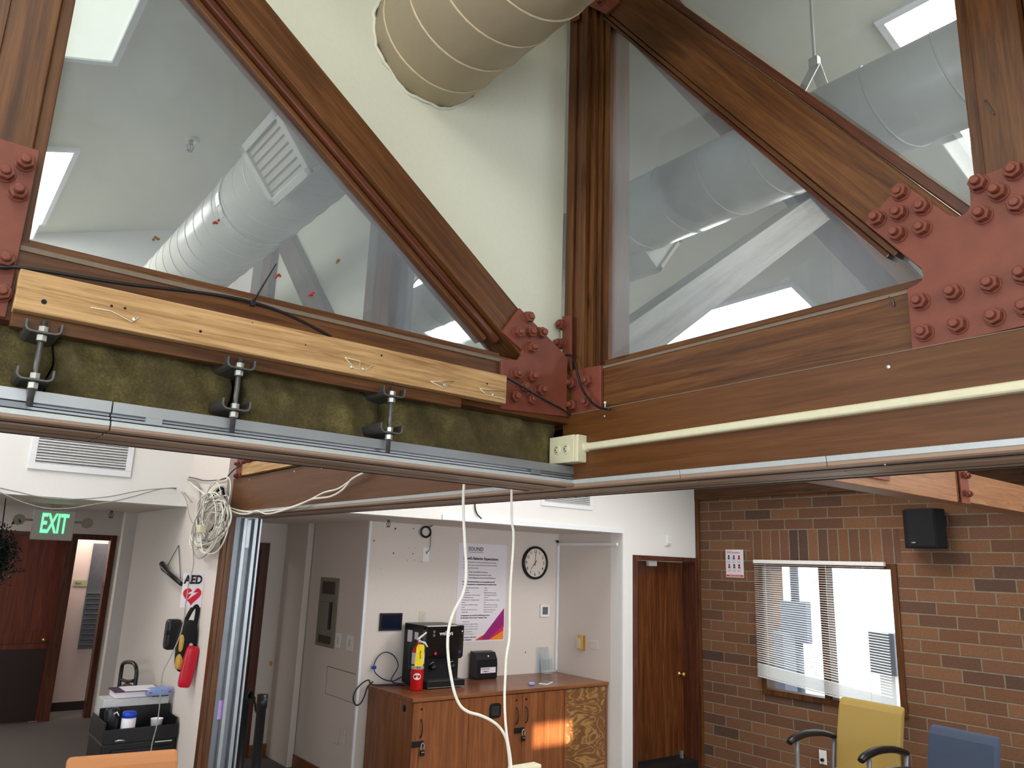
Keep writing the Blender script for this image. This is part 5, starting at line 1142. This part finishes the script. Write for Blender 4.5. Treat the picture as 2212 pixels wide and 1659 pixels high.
# clock
CK = thing('wall_clock', 'round white wall clock with black rim right of the poster', 'clock', (XPW, 3.548, 1.968))
cc = (XPW+.001, 3.548, 1.966); rad = .168
MB().lathe([(rad-.002, 0), (rad, .01), (rad, .026), (rad-.008, .036), (rad-.02, .034), (rad-.024, .02)], cc, 0, 56, caps=False).build('clock_rim', M['black'], CK)
MB().lathe([(0, .014), (rad-.018, .014)], cc, 0, 56, caps=False).build('clock_face', plain('clock_face_white', srgb(236, 226, 214), .5), CK)
for h in range(1, 13):
    t_ = math.radians(90-30*h); s_ = str(h); text('numeral', s_, .046, (cc[0]+.0150, cc[1]+.116*math.cos(t_), cc[2]+.116*math.sin(t_)-.016), YP, ZP, M['ink'], CK, .0006, .0002, align='CENTER')
def hand(ang, L, w, nm, back=.03):
    t_ = math.radians(90-ang); d = Vector((0, math.cos(t_), math.sin(t_))); nn_ = Vector((0, -d.z, d.y)); c = Vector((cc[0]+.019, cc[1], cc[2]))
    mb = MB(); mb.add([c-d*back-nn_*w, c-d*back+nn_*w, c+d*L+nn_*w*.5, c+d*L-nn_*w*.5], [(0, 1, 2, 3)]); o = mb.build(nm, M['ink'], CK); md = o.modifiers.new('t', 'SOLIDIFY'); md.thickness = .001
hand(2, .112, .0028, 'minute_hand'); hand(221, .088, .0036, 'hour_hand'); hand(182, .030, .002, 'second_hand', .09)
# thermostat, tablet, sockets, box
def wallplate(nm, lab, cat, px, py, w, h, mt, d=.008, face=None, fm='lcd'):
    c = at(px, py, 0, XPW); T = thing(nm, lab, cat, tuple(c))
    MB().box(XPW+.001, XPW+d, c.y-w/2, c.y+w/2, c.z-h/2, c.z+h/2).build('plate', M[mt], T, .003)
    if face: MB().box(XPW+d, XPW+d+.0015, c.y-face[0]/2, c.y+face[0]/2, c.z-face[1]/2+face[2], c.z+face[1]/2+face[2]).build('screen', M[fm], T)
    return T, c
wallplate('thermostat', 'white thermostat with grey screen under the clock', 'thermostat', 1175, 1319, .122, .122, 'whitepl', .02, (.072, .075, .0))
wallplate('wall_tablet', 'small black touch panel on the wall left of the water dispenser', 'tablet', 843, 1343, .225, .15, 'black', .02, (.19, .115, 0), 'navy')
wallplate('wall_outlet', 'beige double outlet just above the water dispenser', 'outlet', 912, 1335, .075, .115, 'ivory', .006, (.035, .07, 0), 'greypl')
wallplate('cable_outlet', 'tall white cable plate below the black wire coil', 'outlet', 920, 1198, .07, .135, 'whitepl', .006, (.02, .03, .02), 'greypl')
wire('black_wire', pxw([(921, 1196), (928, 1186), (930, 1172), (931, 1150)], 0, XPW+.02), .003, M['black'], 'thin black wire dropping from the coil to the cable plate', 'cable', sub=4)
BC = thing('wire_coil', 'small black coil of wire hung near the ceiling left of the poster', 'cable', tuple(at(920, 1149, 0, XPW)))
for k in range(4): MB().tube([at(920+(9+.8*k)*math.cos(t_/20*6.283), 1149+(10+.8*k)*math.sin(t_/20*6.283), 0, XPW+.014+.003*k) for t_ in range(20)], .0045, 6, closed=True).build('coil_turn', M['black'], BC)
wire('black_wire', pxw([(926, 1140), (938, 1133), (955, 1129), (975, 1126), (1000, 1126)], 0, XPW+.03), .0045, M['black'], 'black wire from the coil to the white tube at the soffit', 'cable')
tb = MB(); tb.tube(pxw([(1003, 1128), (1028, 1131)], 0, XPW+.12), .016, 12); tag(tb.build('white_tube', M['whitepl']), 'short white tube under the soffit above the poster', 'tube')
wire('black_wire', pxw([(1026, 1084), (1027, 1100), (1032, 1112), (1040, 1120)], 0, XB+.012), .006, M['black'], 'short black wire curling down over the soffit edge above the poster', 'cable')
# marks on the plaster
for k, (x, y, s) in enumerate(((808, 1168, .008), (882, 1184, .004), (896, 1184, .004), (892, 1196, .006), (880, 1210, .004), (895, 1210, .004), (910, 1213, .005), (822, 1228, .003), (850, 1195, .008), (1096, 1178, .005), (1114, 1228, .003), (1135, 1409, .008), (1115, 1206, .004), (893, 1142, .006), (854, 1142, .009))):
    c = at(x, y, 0, XPW+.001); mb = MB(); mb.cyl(c, c+Vector((.0006, 0, 0)), s, 8); tag(mb.build('wall_mark', M['greyink' if k < 13 else 'bluecord']), 'small dark scuff or screw hole on the poster wall', 'mark', 'scuffs and screw holes on the poster wall')
# raceway on the return wall
RW = thing('wall_raceway', 'white raceway running along and down the return wall right of the clock', 'conduit', (-4.0, YE, 2.2))
a = at(1208, 1170, 1, YE-.01); b = at(1330, 1172, 1, YE-.01)
MB().box(XPW+.01, XB-.05, YE-.022, YE-.001, 2.155, 2.185).build('horizontal_run', M['whitetrim'], RW, .003)
MB().box(XPW+.002, XPW+.022, YE-.03, YE-.002, .90, 2.155).build('vertical_run', M['whitetrim'], RW, .003)
MB().cyl((XPW+.01, YE-.02, 2.19), (XPW+.03, YE-.05, 2.20), .012, 10).build('black_end', M['black'], RW)
c = at(1258, 1388, 1, YE); TB = thing('wall_dispenser', 'small brass and white box on the return wall above the cabinet', 'box', tuple(c))
MB().box(c.x-.03, c.x+.045, YE-.045, YE-.001, c.z-.07, c.z+.07).build('brass_body', M['brass'], TB, .003)
MB().box(c.x-.035, c.x+.02, YE-.05, YE-.045, c.z-.055, c.z+.045).build('white_front', M['ivory'], TB, .002)
c = at(1284, 1393, 1, YE); BPc = thing('blank_plate', 'plain ivory blank plate on the return wall right of the brass box', 'wall plate', tuple(c)); MB().box(c.x-.055, c.x+.055, YE-.006, YE-.001, c.z-.04, c.z+.04).build('plate', M['wallgrey'], BPc, .002)
# ================================================================== panel wall
EP = thing('breaker_panel', 'tall grey electrical breaker panel on the shaded wall', 'electrical panel', (-5.1, YQ, 1.1))
a, b = at(694, 1247, 1, YQ), at(722, 1398, 1, YQ); ex0, ex1 = -5.335, -4.945; ez0, ez1 = 1.13, 1.755
MB().box(ex0, ex1, YQ-.012, YQ-.001, ez0, ez1).build('panel_frame', M['panelgrey'], EP, .003)
MB().box(ex0+.06, ex1-.06, YQ-.014, YQ-.012, ez1-.15, ez1-.035).build('upper_label', M['paneldark'], EP)
MB().box(ex0+.06, ex1-.06, YQ-.014, YQ-.012, ez0+.03, ez0+.10).build('lower_label', M['paneldark'], EP)
MB().box(ex0+.07, ex1-.13, YQ-.018, YQ-.012, ez0+.16, ez1-.22).build('panel_door', M['panelgrey'], EP, .003)
MB().box(ex1-.13, ex1-.085, YQ-.022, YQ-.012, ez0+.16, ez1-.22).build('handle_slot', M['black'], EP)
for px, py, w, h, lab in ((732, 1384, .10, .13, 'white switch plate just right of the breaker panel'), (757, 1389, .13, .14, 'white double switch plate nearest the corner by the tablet'), (727, 1590, .07, .12, 'low white outlet plate on the shaded wall, left one'), (741, 1592, .08, .13, 'low white outlet plate on the shaded wall, right one')):
    c = at(px, py, 1, YQ); T = thing('switch_plate', lab, 'switch', tuple(c)); MB().box(c.x-w/2, c.x+w/2, YQ-.009, YQ-.001, c.z-h/2, c.z+h/2).build('plate', M['whitepl' if py < 1500 else 'wallgrey'], T, .003)
    if py < 1500: MB().box(c.x-.012, c.x+.012, YQ-.014, YQ-.009, c.z-.03, c.z+.03).build('rocker', M['greypl'], T, .002)
c0, c1, c2, c3 = at(708, 1434, 1, YQ), at(769, 1449, 1, YQ), at(763, 1528, 1, YQ), at(702, 1511, 1, YQ)
hx0, hx1, hz0, hz1 = c0.x, c1.x, .73, .97
mb = MB()
for (a, b, c, d) in ((hx0, hx1, hz1-.006, hz1), (hx0, hx1, hz0, hz0+.004), (hx0, hx0+.005, hz0, hz1)): mb.box(a, b, YQ-.0015, YQ-.0005, c, d)
mb.box(hx0, hx1, YQ-.0010, YQ-.0004, hz0, hz1, 1); tag(mb.build('access_hatch', [M['greyink'], M['wallgrey']]), 'flush square access hatch in the wall below the breaker panel', 'hatch')
# wall hook stain left of the panel
c = at(585, 1433, 0, XD+.001); mb = MB(); blob(mb, c, .004, .016, .024, 2.2, 10); tag(mb.build('wall_bump', M['tan']), 'small tan bump on the pale wall beside the dark door frame', 'mark')
# alcove door with dark frame
D4 = MB(); D4.box(XD-.1, XD+.02, 1.285, 1.375, 0, 2.07); D4.box(XD-.1, XD+.02, .42, .47, 0, 2.07); D4.box(XD-.1, XD+.02, .47, 1.285, 2.0, 2.07)
d4 = struct('door_4', D4, M['jambZ'], .004)
for k in range(3): MB().box(XD-.06-.012*k, XD-.0-.012*k, 1.262-.024*k, 1.284-.024*k, 0, 2.0).build('door_stop', M['jambZ'], d4, .003)
MB().box(XD-.45, XD-.41, .47, 1.21, .01, 2.0).build('door_leaf', M['wallgrey'], d4, .003)
for z in (1.72, 1.30): MB().box(XD-.05, XD-.02, 1.19, 1.215, z-.06, z+.06).build('hinge', M['steel'], d4)
struct('wall_alcove_room', MB().box(XD-.8, XD-.7, .1, 1.5, 0, 2.35), M['wallgrey'])
# queue barrier posts
def barrier(x, y, lab, h=1.0):
    B = thing('barrier_post', lab, 'barrier', (x, y, 0)); MB().lathe([(.0, 0), (.17, 0), (.17, .012), (.05, .03), (.032, .04), (.032, h-.09), (.037, h-.085), (.037, h), (0, h)], (x, y, 0), 2, 28).build('post', M['black'], B); return B
bp = at(568, 1500, 2, 1.0); b1_ = barrier(bp.x, bp.y, 'black barrier post standing in the opening by the aluminium jamb', 1.0)
b2 = at(534, 1490, 0, -4.15); barrier(b2.x, b2.y, 'second black barrier post half hidden behind the aluminium jamb', b2.z)
w_ = catmull([(b2.x+.03, b2.y+.02, b2.z-.03), ((bp.x+b2.x)/2, (bp.y+b2.y)/2, .93), (bp.x-.02, bp.y-.03, .90)], 6); mb = MB()
for k in range(len(w_)-1):
    a, b = w_[k], w_[k+1]; mb.add([a-ZP*.025, b-ZP*.025, b+ZP*.025, a+ZP*.025], [(0, 1, 2, 3)])
o = mb.build('barrier_belt', M['blackmatt'], b1_); md = o.modifiers.new('t', 'SOLIDIFY'); md.thickness = .003
# cables left of the credenza
wire('blue_tube', [at(866, 1478, 0, -4.3), at(845, 1470, 0, -4.35)]+pxw([(860, 1440), (852, 1418), (835, 1409), (820, 1415), (810, 1430), (808, 1443)], 0, XPW+.03)+pxw([(812, 1455), (830, 1468), (850, 1471), (868, 1462)], 0, XPW+.04), .0045, M['bluecord'], 'dark blue tube looping on the wall beside the dispenser', 'tube')
c = at(807, 1442, 0, XPW+.04); mb = MB(); mb.cyl(c+Vector((0, -.015, 0)), c+Vector((0, .02, .0)), .014, 12); tag(mb.build('tube_fitting', M['bluepl']), 'blue and white fitting on the looped tube', 'fitting')
wire('black_wire', [Vector((-4.25, 2.05, zt_+.008)), Vector((-4.30, 1.86, zt_+.008)), Vector((-4.36, 1.72, zt_+.012))]+pxw([(796, 1469), (780, 1478), (767, 1494), (763, 1511), (769, 1523), (779, 1519), (787, 1504), (794, 1484), (806, 1472)], 0, -4.36), .006, M['black'], 'black cable drooping over the left end of the cabinet', 'cable')
